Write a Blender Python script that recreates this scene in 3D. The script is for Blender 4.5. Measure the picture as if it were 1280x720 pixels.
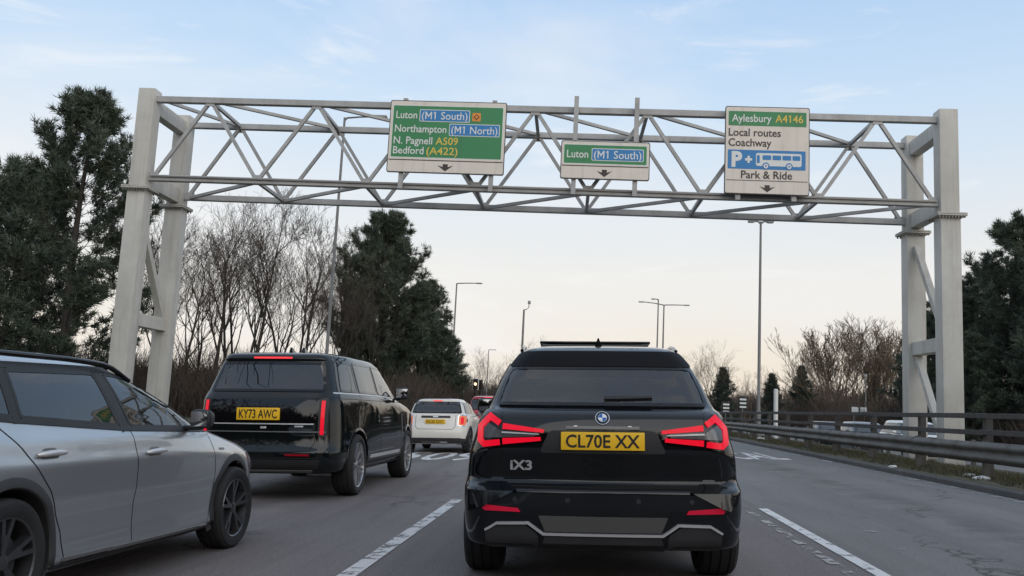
import bpy, bmesh, math, random
import numpy as np
from mathutils import Vector, Matrix
from mathutils.bvhtree import BVHTree

for o in list(bpy.data.objects): bpy.data.objects.remove(o)
scene = bpy.context.scene
COL = scene.collection
rnd = random.Random(7)
rng = np.random.default_rng(11)

# ------------------------------------------------------------------ camera
F_PX, YAW, PITCH, ROLL, CAM_H = 1107.4, .0901, .1333, .0494, 1.1318   # solved from the gantry and the cars (1280 px wide)
CF = .0385                                                             # crossfall of the carriageway: it falls to the left
cam_d = bpy.data.cameras.new('camera'); cam = bpy.data.objects.new('camera', cam_d); COL.objects.link(cam)
cam_d.sensor_width = 36; cam_d.lens = 36*F_PX/1280; cam_d.clip_start = .05; cam_d.clip_end = 6000
CAM_R = Matrix.Rotation(YAW, 3, 'Z') @ Matrix.Rotation(math.pi/2+PITCH, 3, 'X') @ Matrix.Rotation(ROLL, 3, 'Z')
cam.matrix_world = Matrix.Translation((0, 0, CAM_H)) @ CAM_R.to_4x4()
scene.camera = cam

def ray(px, py):
    return CAM_R @ Vector(((px-640)/F_PX, -(py-360)/F_PX, -1))
def at_y(px, py, Y):
    d = ray(px, py); return d*(Y/d.y) + Vector((0, 0, CAM_H))
def x_at(px, Y, py=500): return at_y(px, py, Y).x

# ------------------------------------------------------------------ sky and sun
SUN_EL, SUN_AZ = math.radians(14), math.radians(148)     # azimuth clockwise from +Y: behind the camera, to the right
world = bpy.data.worlds.new('World'); scene.world = world; world.use_nodes = True
wn, wl = world.node_tree.nodes, world.node_tree.links
wn.clear()
def WN(t, **k):
    n = wn.new(t)
    for a, b in k.items(): setattr(n, a, b)
    return n
out = WN('ShaderNodeOutputWorld'); bg = WN('ShaderNodeBackground'); bg.inputs['Strength'].default_value = .1
sky = WN('ShaderNodeTexSky', sky_type='NISHITA', sun_disc=False, sun_elevation=SUN_EL, sun_rotation=SUN_AZ, air_density=1.0, dust_density=1.5, ozone_density=1.2)
tc = WN('ShaderNodeTexCoord'); sep = WN('ShaderNodeSeparateXYZ'); wl.new(tc.outputs['Generated'], sep.inputs[0])
ramp = WN('ShaderNodeValToRGB'); cr = ramp.color_ramp
stops = [(0, (.74, .635, .54)), (.06, (.755, .675, .59)), (.15, (.74, .715, .68)), (.24, (.65, .70, .75)), (.33, (.52, .65, .79)), (.44, (.40, .56, .78)), (1, (.44, .52, .66))]
while len(cr.elements) < len(stops): cr.elements.new(.5)
for e, (p, c) in zip(cr.elements, stops): e.position = p; e.color = (*c, 1)
wl.new(sep.outputs['Z'], ramp.inputs[0])
sc10 = WN('ShaderNodeVectorMath', operation='SCALE'); sc10.inputs['Scale'].default_value = 10; wl.new(ramp.outputs[0], sc10.inputs[0])
mixs = WN('ShaderNodeMix', data_type='RGBA'); mixs.inputs['Factor'].default_value = .86
wl.new(sky.outputs[0], mixs.inputs['A']); wl.new(sc10.outputs[0], mixs.inputs['B'])
# thin high cloud, drawn out in streaks
mp = WN('ShaderNodeMapping'); mp.inputs['Scale'].default_value = (1.1, 1.0, 3.6); mp.inputs['Rotation'].default_value = (0, .42, .3); mp.inputs['Location'].default_value = (.35, .2, .1)
wl.new(tc.outputs['Generated'], mp.inputs[0])
nz = WN('ShaderNodeTexNoise'); nz.inputs['Scale'].default_value = 1.5; nz.inputs['Detail'].default_value = 6; nz.inputs['Roughness'].default_value = .55; nz.inputs['Distortion'].default_value = .4
wl.new(mp.outputs[0], nz.inputs['Vector'])
cr2 = WN('ShaderNodeValToRGB'); cr2.color_ramp.elements[0].position = .47; cr2.color_ramp.elements[1].position = .76
cr2.color_ramp.elements[1].color = (.75, .75, .75, 1)
wl.new(nz.outputs[0], cr2.inputs[0])
mixc = WN('ShaderNodeMix', data_type='RGBA'); mixc.inputs['B'].default_value = (7.2, 7.2, 7.3, 1)
wl.new(cr2.outputs[0], mixc.inputs['Factor']); wl.new(mixs.outputs['Result'], mixc.inputs['A'])
mp2 = WN('ShaderNodeMapping'); mp2.inputs['Scale'].default_value = (1.5, 1.0, 7.0); mp2.inputs['Rotation'].default_value = (.1, .30, .0); mp2.inputs['Location'].default_value = (.9, .1, .55)
wl.new(tc.outputs['Generated'], mp2.inputs[0])
nz2 = WN('ShaderNodeTexNoise'); nz2.inputs['Scale'].default_value = 3.2; nz2.inputs['Detail'].default_value = 7; nz2.inputs['Roughness'].default_value = .6; nz2.inputs['Distortion'].default_value = .8
wl.new(mp2.outputs[0], nz2.inputs['Vector'])
cr3 = WN('ShaderNodeValToRGB'); cr3.color_ramp.elements[0].position = .56; cr3.color_ramp.elements[1].position = .78; cr3.color_ramp.elements[1].color = (.55, .55, .55, 1); wl.new(nz2.outputs[0], cr3.inputs[0])
mixw = WN('ShaderNodeMix', data_type='RGBA'); mixw.inputs['B'].default_value = (7.9, 7.8, 7.75, 1); wl.new(cr3.outputs[0], mixw.inputs['Factor']); wl.new(mixc.outputs['Result'], mixw.inputs['A'])
wl.new(mixw.outputs['Result'], bg.inputs['Color']); wl.new(bg.outputs[0], out.inputs[0])

sd = bpy.data.lights.new('sun', 'SUN'); sd.energy = 1.3; sd.angle = math.radians(85); sd.color = (1, .9, .78)
sun = bpy.data.objects.new('sun', sd); COL.objects.link(sun)
sdir = Vector((math.sin(SUN_AZ)*math.cos(SUN_EL), math.cos(SUN_AZ)*math.cos(SUN_EL), math.sin(SUN_EL)))
sun.rotation_euler = sdir.to_track_quat('Z', 'Y').to_euler(); sun.location = sdir*50

vs = scene.view_settings; vs.view_transform = 'Standard'; vs.look = 'None'; vs.exposure = 0.35; vs.gamma = 1; vs.use_curve_mapping = False
scene.cycles.max_bounces = 8; scene.cycles.transparent_max_bounces = 16
scene.cycles.use_denoising = True

# ------------------------------------------------------------------ materials
MATS = {}
def pmat(name, col, rough=.6, metal=0, coat=0, coat_rough=.04, spec=.5, emit=None, es=0, noise=None, bump=None, var=None):
    """principled material; noise=(scale, amount, second colour): patches; bump=(scale, strength); var='attr': colour varied per piece"""
    if name in MATS: return MATS[name]
    m = bpy.data.materials.new(name); m.use_nodes = True; n, l = m.node_tree.nodes, m.node_tree.links
    p = n['Principled BSDF']; p.inputs['Base Color'].default_value = (*col, 1); p.inputs['Roughness'].default_value = rough
    p.inputs['Metallic'].default_value = metal; p.inputs['Coat Weight'].default_value = coat; p.inputs['Coat Roughness'].default_value = coat_rough
    p.inputs['Specular IOR Level'].default_value = spec if coat < 1 else 0.0
    if emit: p.inputs['Emission Color'].default_value = (*emit, 1); p.inputs['Emission Strength'].default_value = es
    tcn = n.new('ShaderNodeTexCoord')
    src = None
    if noise:
        sc, amt, c2 = noise
        t = n.new('ShaderNodeTexNoise'); t.inputs['Scale'].default_value = sc; t.inputs['Detail'].default_value = 8; t.inputs['Roughness'].default_value = .65
        l.new(tcn.outputs['Object'], t.inputs['Vector'])
        r = n.new('ShaderNodeValToRGB'); r.color_ramp.elements[0].position = .35; r.color_ramp.elements[1].position = .68
        r.color_ramp.elements[1].color = (amt, amt, amt, 1); l.new(t.outputs[0], r.inputs[0])
        mx = n.new('ShaderNodeMix'); mx.data_type = 'RGBA'; mx.inputs['A'].default_value = (*col, 1); mx.inputs['B'].default_value = (*c2, 1)
        l.new(r.outputs[0], mx.inputs['Factor']); src = mx.outputs['Result']
        rr = n.new('ShaderNodeMapRange'); rr.inputs['To Min'].default_value = max(0, rough-.06); rr.inputs['To Max'].default_value = min(1, rough+.12)
        l.new(t.outputs[0], rr.inputs['Value']); l.new(rr.outputs[0], p.inputs['Roughness'])
    if var:
        a = n.new('ShaderNodeAttribute'); a.attribute_name = 'tone'
        mx = n.new('ShaderNodeMix'); mx.data_type = 'RGBA'; mx.inputs['A'].default_value = (*col, 1); mx.inputs['B'].default_value = (*var, 1)
        l.new(a.outputs['Fac'], mx.inputs['Factor']); src = mx.outputs['Result']
    if src: l.new(src, p.inputs['Base Color'])
    if bump:
        b = n.new('ShaderNodeBump'); b.inputs['Strength'].default_value = bump[1]; b.inputs['Distance'].default_value = bump[2] if len(bump) > 2 else .01
        t2 = n.new('ShaderNodeTexNoise'); t2.inputs['Scale'].default_value = bump[0]; t2.inputs['Detail'].default_value = 5
        l.new(tcn.outputs['Object'], t2.inputs['Vector']); l.new(t2.outputs[0], b.inputs['Height']); l.new(b.outputs[0], p.inputs['Normal'])
    MATS[name] = m; return m

def glass(name, tint, rough=.0, dirt=.02):
    if name in MATS: return MATS[name]
    m = bpy.data.materials.new(name); m.use_nodes = True; n, l = m.node_tree.nodes, m.node_tree.links; n.clear()
    o = n.new('ShaderNodeOutputMaterial'); tr = n.new('ShaderNodeBsdfTransparent'); tr.inputs[0].default_value = (*tint, 1)
    gl = n.new('ShaderNodeBsdfGlossy'); gl.inputs['Roughness'].default_value = rough; gl.inputs['Color'].default_value = (1, 1, 1, 1)
    fr = n.new('ShaderNodeFresnel'); fr.inputs[0].default_value = 1.85
    mx = n.new('ShaderNodeMixShader'); l.new(fr.outputs[0], mx.inputs[0]); l.new(tr.outputs[0], mx.inputs[1]); l.new(gl.outputs[0], mx.inputs[2])
    df = n.new('ShaderNodeBsdfDiffuse'); df.inputs[0].default_value = (.4, .4, .4, 1)
    mx2 = n.new('ShaderNodeMixShader'); mx2.inputs[0].default_value = dirt; l.new(mx.outputs[0], mx2.inputs[1]); l.new(df.outputs[0], mx2.inputs[2])
    l.new(mx2.outputs[0], o.inputs[0]); MATS[name] = m; return m

M_blackpaint = pmat('black_paint', (.005, .006, .0075), .34, 0, 1.0, .05, noise=(1.2, .6, (.009, .009, .010)))
M_rrpaint = pmat('green_black_paint', (.004, .006, .0065), .28, 0, 1.0, .03, noise=(1.1, .6, (.007, .008, .009)))
M_greypaint = pmat('grey_metallic_paint', (.52, .53, .54), .32, .78, 1.0, .03, noise=(1.5, .5, (.46, .47, .48)))
M_whitepaint = pmat('off_white_paint', (.74, .70, .62), .35, 0, .8, .06, noise=(2, .4, (.62, .58, .52)))
M_redpaint = pmat('red_paint', (.42, .02, .03), .35, 0, .8, .06)
M_plastic = pmat('black_plastic', (.014, .014, .015), .5, noise=(6, .6, (.022, .021, .020)))
M_cladding = pmat('dark_cladding', (.028, .028, .029), .62, noise=(4, .7, (.045, .042, .040)), bump=(260, .15, .002))
M_gloss = pmat('gloss_black', (.004, .004, .005), .12, 0, 1, .02)
M_seam = pmat('panel_gap', (.003, .003, .003), .9)
M_chrome = pmat('chrome', (.75, .75, .76), .12, 1)
M_satin = pmat('satin_silver', (.66, .65, .64), .35, .45)
M_greytrim = pmat('grey_trim', (.17, .165, .16), .4, .3)
M_tyre = pmat('tyre_rubber', (.013, .013, .013), .8, noise=(5, .8, (.030, .028, .027)), bump=(120, .2, .003))
M_rimdark = pmat('dark_alloy', (.02, .02, .022), .3, .6, .5)
M_rimsilver = pmat('silver_alloy', (.42, .42, .43), .28, .9)
M_disc = pmat('brake_steel', (.10, .10, .10), .4, .9)
M_interior = pmat('interior_cloth', (.02, .02, .022), .85)
M_headrest = pmat('seat_leather', (.03, .03, .032), .5)
M_tailred = pmat('tail_red_lit', (.22, .002, .008), .3, 0, .25, .05, spec=.15, emit=(1, .003, .028), es=.52)
M_taildim = pmat('tail_red', (.16, .006, .012), .2, 0, 1, .03, emit=(1, .02, .05), es=.06)
M_reflect = pmat('red_reflector', (.42, .005, .03), .35, 0, .2, .05, spec=.2, emit=(1, .02, .07), es=.12)  # a reflector, no lamp: a faint glow is added to brighten it
M_brake = pmat('brake_lit', (.5, .02, .02), .3, emit=(1, .03, .04), es=.8)
M_lightgrey = pmat('lamp_grey', (.12, .12, .125), .15, .3, 1, .02)
M_orange = pmat('lamp_orange', (.55, .16, .05), .25, 0, 1, .03, emit=(1, .25, .08), es=.25)
M_headlamp = pmat('head_lamp', (.6, .62, .65), .1, .4, 1, .02, emit=(1, .96, .9), es=.35)
M_plate_y = pmat('plate_yellow', (.95, .55, .015), .40, noise=(18, .2, (.84, .49, .03)))
M_plate_w = pmat('plate_white', (.75, .75, .72), .38)
M_ink = pmat('black_ink', (.012, .012, .012), .5)
M_blue = pmat('badge_blue', (.02, .12, .4), .25, 0, 1)
M_white = pmat('badge_white', (.8, .8, .8), .3, 0, 1)
M_glass_tint = glass('privacy_glass', (.06, .065, .07))
M_glass = glass('clear_glass', (.76, .80, .80))
M_glass_mid = glass('tinted_glass', (.26, .28, .29))
M_mirror = pmat('mirror_glass', (.30, .31, .33), .04, 1)

# ------------------------------------------------------------------ mesh helpers
def link(name, me, mat=None, parent=None):
    o = bpy.data.objects.new(name, me); COL.objects.link(o)
    if mat is not None and me is not None and len(me.materials) == 0: me.materials.append(mat)
    if parent is not None: o.parent = parent
    return o
def mesh_obj(name, V, Fc, mat, parent=None, smooth=False, sharp=None):
    me = bpy.data.meshes.new(name); me.from_pydata([tuple(v) for v in V], [], [tuple(f) for f in Fc]); me.update()
    if smooth:
        me.shade_smooth()
        if sharp: me.set_sharp_from_angle(angle=math.radians(sharp))
    return link(name, me, mat, parent)
def empty(name, loc, label, cat, group=None, rot=(0, 0, 0)):
    o = bpy.data.objects.new(name, None); COL.objects.link(o); o.location = loc; o.rotation_euler = rot; o.empty_display_size = .2
    return tag(o, label, cat, group)
def tag(o, label=None, cat=None, group=None, kind=None):
    if label: o['label'] = label
    if cat: o['category'] = cat
    if group: o['group'] = group
    if kind: o['kind'] = kind
    return o
BOXF = [(0, 1, 3, 2), (4, 6, 7, 5), (0, 4, 5, 1), (2, 3, 7, 6), (0, 2, 6, 4), (1, 5, 7, 3)]
def box_vf(c, s):
    V = [(c[0]+sx*s[0]/2, c[1]+sy*s[1]/2, c[2]+sz*s[2]/2) for sx in (-1, 1) for sy in (-1, 1) for sz in (-1, 1)]
    return V, BOXF
def box(name, c, s, mat, parent=None, bev=0, seg=2, rot=None):
    bm = bmesh.new(); bmesh.ops.create_cube(bm, size=1); bmesh.ops.scale(bm, vec=s, verts=bm.verts)
    if bev: bmesh.ops.bevel(bm, geom=bm.edges[:], offset=bev, segments=seg, profile=.6, affect='EDGES')
    if rot is not None: bmesh.ops.rotate(bm, cent=(0, 0, 0), matrix=rot, verts=bm.verts)
    bmesh.ops.translate(bm, vec=c, verts=bm.verts)
    me = bpy.data.meshes.new(name); bm.to_mesh(me); bm.free()
    if bev and seg > 1: me.shade_smooth(); me.set_sharp_from_angle(angle=math.radians(40))
    return link(name, me, mat, parent)
def bar(name, p0, p1, w, h, mat, parent=None, up=(0, 0, 1), bev=0):
    """square section between two points"""
    p0, p1 = Vector(p0), Vector(p1); d = p1-p0; L = d.length; d.normalize()
    u = Vector(up); s = d.cross(u)
    if s.length < 1e-4: s = d.cross(Vector((0, 1, 0)))
    s.normalize(); u = s.cross(d)
    rot = Matrix((s, d, u)).transposed()
    return box(name, (p0+p1)/2, (w, L, h), mat, parent, bev, 1, rot)
def tube_vf(path, radii, k=8, caps=True):
    V, Fc = [], []; n = len(path)
    P = [Vector(p) for p in path]
    for i, p in enumerate(P):
        d = (P[min(i+1, n-1)]-P[max(i-1, 0)]).normalized()
        a = d.cross(Vector((0, 0, 1)) if abs(d.z) < .9 else Vector((1, 0, 0))).normalized(); b = d.cross(a)
        for j in range(k):
            t = 2*math.pi*j/k; V.append(p+(a*math.cos(t)+b*math.sin(t))*radii[i])
    for i in range(n-1):
        for j in range(k):
            Fc.append((i*k+j, i*k+(j+1) % k, (i+1)*k+(j+1) % k, (i+1)*k+j))
    if caps: Fc.append(tuple(range(k))[::-1]); Fc.append(tuple(range((n-1)*k, n*k)))
    return V, Fc
def tube(name, path, radii, mat, parent=None, k=8):
    V, Fc = tube_vf(path, radii, k); return mesh_obj(name, V, Fc, mat, parent, True, 50)
def lathe_vf(prof, k=40, axis='x'):
    """prof: (offset along axis, radius)"""
    V, Fc = [], []
    for a, r in prof:
        for j in range(k):
            t = 2*math.pi*j/k; V.append((a, r*math.cos(t), r*math.sin(t)))
    for i in range(len(prof)-1):
        for j in range(k): Fc.append((i*k+j, i*k+(j+1) % k, (i+1)*k+(j+1) % k, (i+1)*k+j))
    return V, Fc
def np_mesh(name, V, Fc, mat, parent=None, tone=None, smooth=False):
    """fast mesh from numpy arrays: Fc is (n,3) or (n,4)"""
    V = np.asarray(V, np.float32); Fc = np.asarray(Fc, np.int32); k = Fc.shape[1]
    me = bpy.data.meshes.new(name); me.vertices.add(len(V)); me.vertices.foreach_set('co', V.ravel())
    me.loops.add(Fc.size); me.loops.foreach_set('vertex_index', Fc.ravel())
    me.polygons.add(len(Fc)); me.polygons.foreach_set('loop_start', np.arange(0, Fc.size, k, dtype=np.int32))
    me.update(calc_edges=True)
    if tone is not None:
        at = me.attributes.new('tone', 'FLOAT', 'POINT'); at.data.foreach_set('value', np.asarray(tone, np.float32))
    if smooth: me.shade_smooth()
    return link(name, me, mat, parent)

# text ------------------------------------------------------------------
def text_geo(s, bold=.0, plain=False):
    cu = bpy.data.curves.new('t', 'FONT'); cu.body = s; cu.size = 1; cu.offset = bold; cu.resolution_u = 3; cu.fill_mode = 'BOTH'
    o = bpy.data.objects.new('t', cu); COL.objects.link(o)
    dg = bpy.context.evaluated_depsgraph_get(); me = bpy.data.meshes.new_from_object(o.evaluated_get(dg))
    V = [(v.co.x, v.co.y) for v in me.vertices]; Fc = [tuple(p.vertices) for p in me.polygons]
    bpy.data.objects.remove(o); bpy.data.curves.remove(cu); bpy.data.meshes.remove(me)
    if not plain:                       # the built-in figure one is a bare stroke: give it its flag
        for i, ch in enumerate(s):
            if ch == 'M':               # its built-in fill breaks: draw the strokes
                g = text_geo('M', 0, True)[0]; w_ = max(v[0] for v in g)-min(v[0] for v in g); x1 = max(v[0] for v in text_geo(s[:i+1], 0, True)[0]); x0 = x1-w_; h_ = max(v[1] for v in g); t_ = .105+bold; xm = (x0+x1)/2
                Fc = [f for f in Fc if not all(x0-.03 < V[q][0] < x1+.03 for q in f)]
                for quad in ([(x0, 0), (x0+t_, 0), (x0+t_, h_), (x0, h_)], [(x1-t_, 0), (x1, 0), (x1, h_), (x1-t_, h_)], [(x0+t_, h_), (x0+t_, h_-.20), (xm, h_*.22), (xm, h_*.22+.20)], [(x1-t_, h_), (xm, h_*.22+.20), (xm, h_*.22), (x1-t_, h_-.20)]):
                    b = len(V); V += quad; Fc.append((b, b+1, b+2, b+3))
            if ch == '1':
                g = text_geo('1', bold, True)[0]; x1 = max(v[0] for v in text_geo(s[:i+1], bold, True)[0]); w_ = max(v[0] for v in g)-min(v[0] for v in g); h_ = max(v[1] for v in g); x0 = x1-w_; b = len(V)
                V += [(x0+.002, h_), (x0-.105, h_-.115), (x0-.105, h_-.215), (x0+.002, h_-.115)]; Fc.append((b, b+1, b+2, b+3))
    return V, Fc
CAP = max(v[1] for v in text_geo('H')[0])
def text_fit(s, u0, u1, base, cap, bold=.012):
    V, Fc = text_geo(s, bold); a = min(v[0] for v in V); b = max(v[0] for v in V)
    return [(u0+(x-a)/(b-a)*(u1-u0), base+y*cap/CAP) for x, y in V], Fc

# polygons ----------------------------------------------------------------
def inset(poly, d):
    n = len(poly); A = sum(poly[i][0]*poly[(i+1) % n][1]-poly[(i+1) % n][0]*poly[i][1] for i in range(n)); sg = 1 if A > 0 else -1
    r = []
    for i in range(n):
        p, c, q = (Vector(poly[j % n]) for j in (i-1, i, i+1))
        e1 = (c-p).normalized(); e2 = (q-c).normalized(); n1 = Vector((-e1.y, e1.x))*sg; n2 = Vector((-e2.y, e2.x))*sg
        b = n1+n2; b = b/max(.25, b.dot(n1)) if b.length > 1e-6 else n1
        r.append(tuple(c+b*d))
    return r
def rounded(poly, r, n=4):
    out_ = []; N = len(poly)
    for i in range(N):
        p, c, q = (Vector(poly[j % N]) for j in (i-1, i, i+1))
        a = (p-c); b = (q-c); k = min(r, a.length*.45, b.length*.45); A = c+a.normalized()*k; B = c+b.normalized()*k
        for j in range(n+1):
            t = j/n; out_.append(tuple(A*(1-t)**2+c*2*t*(1-t)+B*t*t))
    return out_
def resample(pl, step, closed=False):
    pts = [Vector(p) for p in pl]
    if closed: pts.append(pts[0])
    o = []
    for a, b in zip(pts, pts[1:]):
        m = max(1, int(math.ceil((b-a).length/step)))
        o += [a+(b-a)*(i/m) for i in range(m)]
    if not closed: o.append(pts[-1])
    return o
def inside(poly, x, y):
    r = False; n = len(poly); j = n-1
    for i in range(n):
        xi, yi = poly[i]; xj, yj = poly[j]
        if (yi > y) != (yj > y) and x < (xj-xi)*(y-yi)/(yj-yi)+xi: r = not r
        j = i
    return r
def mirx(poly): return [(-x, y) for x, y in poly]
# ------------------------------------------------------------------ cars
def pchip(t, Y, tq):
    t = np.asarray(t, float); Y = np.asarray(Y, float); h = np.diff(t); d = np.diff(Y)/h; m = np.zeros_like(Y); m[0] = d[0]; m[-1] = d[-1]
    for i in range(1, len(Y)-1):
        if d[i-1]*d[i] > 0:
            w1, w2 = 2*h[i]+h[i-1], h[i]+2*h[i-1]; m[i] = (w1+w2)/(w1/d[i-1]+w2/d[i])
    k = np.clip(np.searchsorted(t, tq, side='right')-1, 0, len(h)-1); s = (tq-t[k])/h[k]
    return (2*s**3-3*s**2+1)*Y[k]+(s**3-2*s**2+s)*h[k]*m[k]+(-2*s**3+3*s**2)*Y[k+1]+(s**3-s**2)*h[k]*m[k+1]
def sstep(x): x = np.clip(x, 0, 1); return x*x*(3-2*x)

class Car:
    """A body of nested rings. Each level: rear centre (y, z), front centre (y, z), half width, side height,
    rear and front corner radius, rear and front width factor. Local y runs forward from the rear bumper."""
    def __init__(s, name, label, cat, X, Y, yaw, levels, paint, axles=(), flare=0, sub=6, nside=90, group=None, bow=.07, flip=False, tilt=True, z0=None):
        s.root = empty(name, (X, Y, CF*X if z0 is None else z0), label, cat, group, (0, -CF if tilt else 0, yaw + (math.pi if flip else 0)))
        s.paint = paint; s.cuts = []; s.arches = []
        L = np.array(levels, float); t = np.arange(len(L)); tq = np.linspace(0, len(L)-1, (len(L)-1)*sub+1)
        Q = np.stack([pchip(t, L[:, i], tq) for i in range(L.shape[1])], 1)
        V = []; nA, nB, nC = 10, 9, nside
        for (yr, zr, yf, zf, w, zs, rr, rf, kr, kf) in Q:
            Ln = max(yf-yr, .02); bw = bow*min(1, w/.9)
            def sx(y):
                a = np.clip(1-(y-yr)/(.42*Ln), 0, 1); b = np.clip(1-(yf-y)/(.42*Ln), 0, 1)
                x = w*(1-(1-kr)*a**2-(1-kf)*b**2)
                for ya in axles: x = x+flare*np.exp(-((y-ya)/.42)**2)*np.exp(-((zs-.62)/.28)**2)
                return x
            ry, rfy = min(rr*1.3, Ln*.3), min(rf*1.5, Ln*.3)
            er = yr+bw+ry; ef = yf-bw-rfy; xr, xf = float(sx(er)), float(sx(ef)); rr_, rf_ = min(rr, xr*.7), min(rf, xf*.7)
            P = []
            for i in range(nA): x = (xr-rr_)*i/nA; P.append((x, yr+bw*(x/max(xr, .01))**2))
            b0 = bw*((xr-rr_)/max(xr, .01))**2
            for i in range(nB):
                a = math.pi/2*i/nB; P.append((xr-rr_+rr_*math.sin(a)**.92, yr+b0+(er-yr-b0)*(1-math.cos(a)**.92)))
            for i in range(nC+1): y = er+(ef-er)*i/nC; P.append((float(sx(y)), y))
            b1 = bw*((xf-rf_)/max(xf, .01))**2
            for i in range(nB-1, -1, -1):
                a = math.pi/2*i/nB; P.append((xf-rf_+rf_*math.sin(a)**.92, yf-b1-(yf-b1-ef)*(1-math.cos(a)**.92)))
            for i in range(nA-1, -1, -1): x = (xf-rf_)*i/nA; P.append((x, yf-bw*(x/max(xf, .01))**2))
            P = np.array(P); hr = 1-sstep((P[:, 1]-yr-bw*.6)/min(.9, Ln*.4)); hf = 1-sstep((yf-bw*.6-P[:, 1])/min(1.6, Ln*.4))
            z = zs+(zr-zs)*hr+(zf-zs)*hf
            half = np.column_stack([P[:, 0], P[:, 1], z]); mir = half[1:-1][::-1]*[-1, 1, 1]
            V.append(np.vstack([half, mir]))
        n = len(V[0]); m = len(V); VV = np.vstack(V); Fc = []
        for i in range(m-1):
            for j in range(n): k = (j+1) % n; Fc.append((i*n+j, i*n+k, (i+1)*n+k, (i+1)*n+j))
        c0 = len(VV); VV = np.vstack([VV, V[0].mean(0), V[-1].mean(0)])
        for j in range(n): k = (j+1) % n; Fc.append((k, j, c0)); Fc.append(((m-1)*n+j, (m-1)*n+k, c0+1))
        s.V = VV; s.F = Fc; s.bvh = BVHTree.FromPolygons([Vector(v) for v in VV], Fc)
        s.zmax = VV[:, 2].max()
    def hit(s, ax, a, b):
        if ax == 'R': o, d = Vector((a, -4, b)), Vector((0, 1, 0))
        elif ax == 'F': o, d = Vector((a, 12, b)), Vector((0, -1, 0))
        elif ax == 'T': o, d = Vector((a, b, 5)), Vector((0, 0, -1))
        else:
            g = 1 if ax == 'S+' else -1; o, d = Vector((4*g, a, b)), Vector((-g, 0, 0))
        p, n, i, dist = s.bvh.ray_cast(o, d)
        if p is None:
            q = {'R': Vector((a, .1, b)), 'F': Vector((a, 4.3, b)), 'T': Vector((a, b, 1.5))}.get(ax) or Vector(((.9 if ax == 'S+' else -.9), a, b))
            p, n, i, dist = s.bvh.find_nearest(q)
        if n.dot(d) > 0: n = -n
        return p, n
    def _skin(s, name, bm2, ax, mat, off, th, parent, smooth=True):
        """bm2: flat bmesh in (a, b); each vertex is laid on the body, pushed out by off and given a skirt"""
        bm2.verts.ensure_lookup_table(); N = len(bm2.verts); top, low = [], []
        for v in bm2.verts:
            p, n = s.hit(ax, v.co.x, v.co.y); top.append(p+n*off); low.append(p-n*max(0, th-off))
        Fc = [tuple(v.index for v in f.verts) for f in bm2.faces]
        be = [(l.vert.index, l.link_loop_next.vert.index) for f in bm2.faces for l in f.loops if len(l.edge.link_faces) == 1]
        flip = ax in ('F', 'S-')
        # orientation: 2D ccw seen from outside for R? fix by normals afterwards
        idx = {}
        V = list(top)
        for a, b in be:
            for q in (a, b):
                if q not in idx: idx[q] = len(V); V.append(low[q])
        for a, b in be: Fc.append((b, a, idx[a], idx[b]))
        me = bpy.data.meshes.new(name); me.from_pydata([tuple(v) for v in V], [], Fc); me.update()
        b3 = bmesh.new(); b3.from_mesh(me)
        b3.faces.ensure_lookup_table()
        bm_n = sum((f.normal*f.calc_area() for f in list(b3.faces)[:len(bm2.faces)]), Vector())
        want = {'R': Vector((0, -1, 0)), 'F': Vector((0, 1, 0)), 'T': Vector((0, 0, 1)), 'S+': Vector((1, 0, 0)), 'S-': Vector((-1, 0, 0))}[ax]
        if bm_n.dot(want) < 0: bmesh.ops.reverse_faces(b3, faces=b3.faces)
        b3.to_mesh(me); b3.free(); bm2.free()
        if smooth: me.shade_smooth(); me.set_sharp_from_angle(angle=math.radians(38))
        return link(name, me, mat, parent or s.root)
    def patch(s, name, poly, ax, mat, off=.004, th=.012, cell=.04, parent=None):
        bm = bmesh.new(); vs_ = [bm.verts.new((x, y, 0)) for x, y in poly]; bm.faces.new(vs_)
        for k in (0, 1):
            lo = min(p[k] for p in poly); hi = max(p[k] for p in poly); m = int((hi-lo)/cell)
            for i in range(1, m+1):
                c = lo+(hi-lo)*i/(m+1); no = (1, 0, 0) if k == 0 else (0, 1, 0); co = (c, 0, 0) if k == 0 else (0, c, 0)
                bmesh.ops.bisect_plane(bm, geom=bm.verts[:]+bm.edges[:]+bm.faces[:], plane_co=co, plane_no=no, dist=1e-5)
        bm.verts.index_update()
        return s._skin(name, bm, ax, mat, off, th, parent)
    def strip(s, name, pl, width, ax, mat, off=.003, th=.01, parent=None, closed=False, step=.03, w1=None):
        P = resample(pl, step, closed); n = len(P); bm = bmesh.new(); A, B = [], []
        for i, p in enumerate(P):
            q = P[(i+1) % n] if closed or i < n-1 else p; r = P[i-1] if closed or i > 0 else p
            e1 = (p-r).normalized() if (p-r).length > 1e-7 else None; e2 = (q-p).normalized() if (q-p).length > 1e-7 else None
            e1 = e1 or e2; e2 = e2 or e1
            t = (e1+e2).normalized(); nn = Vector((-t.y, t.x)); c = max(.5, nn.dot(Vector((-e1.y, e1.x))))
            w = width if w1 is None else width+(w1-width)*i/(n-1)
            A.append(bm.verts.new((*(p+nn*w/2/c), 0))); B.append(bm.verts.new((*(p-nn*w/2/c), 0)))
        for i in range(n if closed else n-1): j = (i+1) % n; bm.faces.new((A[i], B[i], B[j], A[j]))
        bm.verts.index_update(); return s._skin(name, bm, ax, mat, off, th, parent)
    def frame(s, name, poly, width, ax, mat, off=.006, th=.02, parent=None):
        return s.strip(name, inset(poly, width/2), width, ax, mat, off, th, parent, True)
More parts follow.
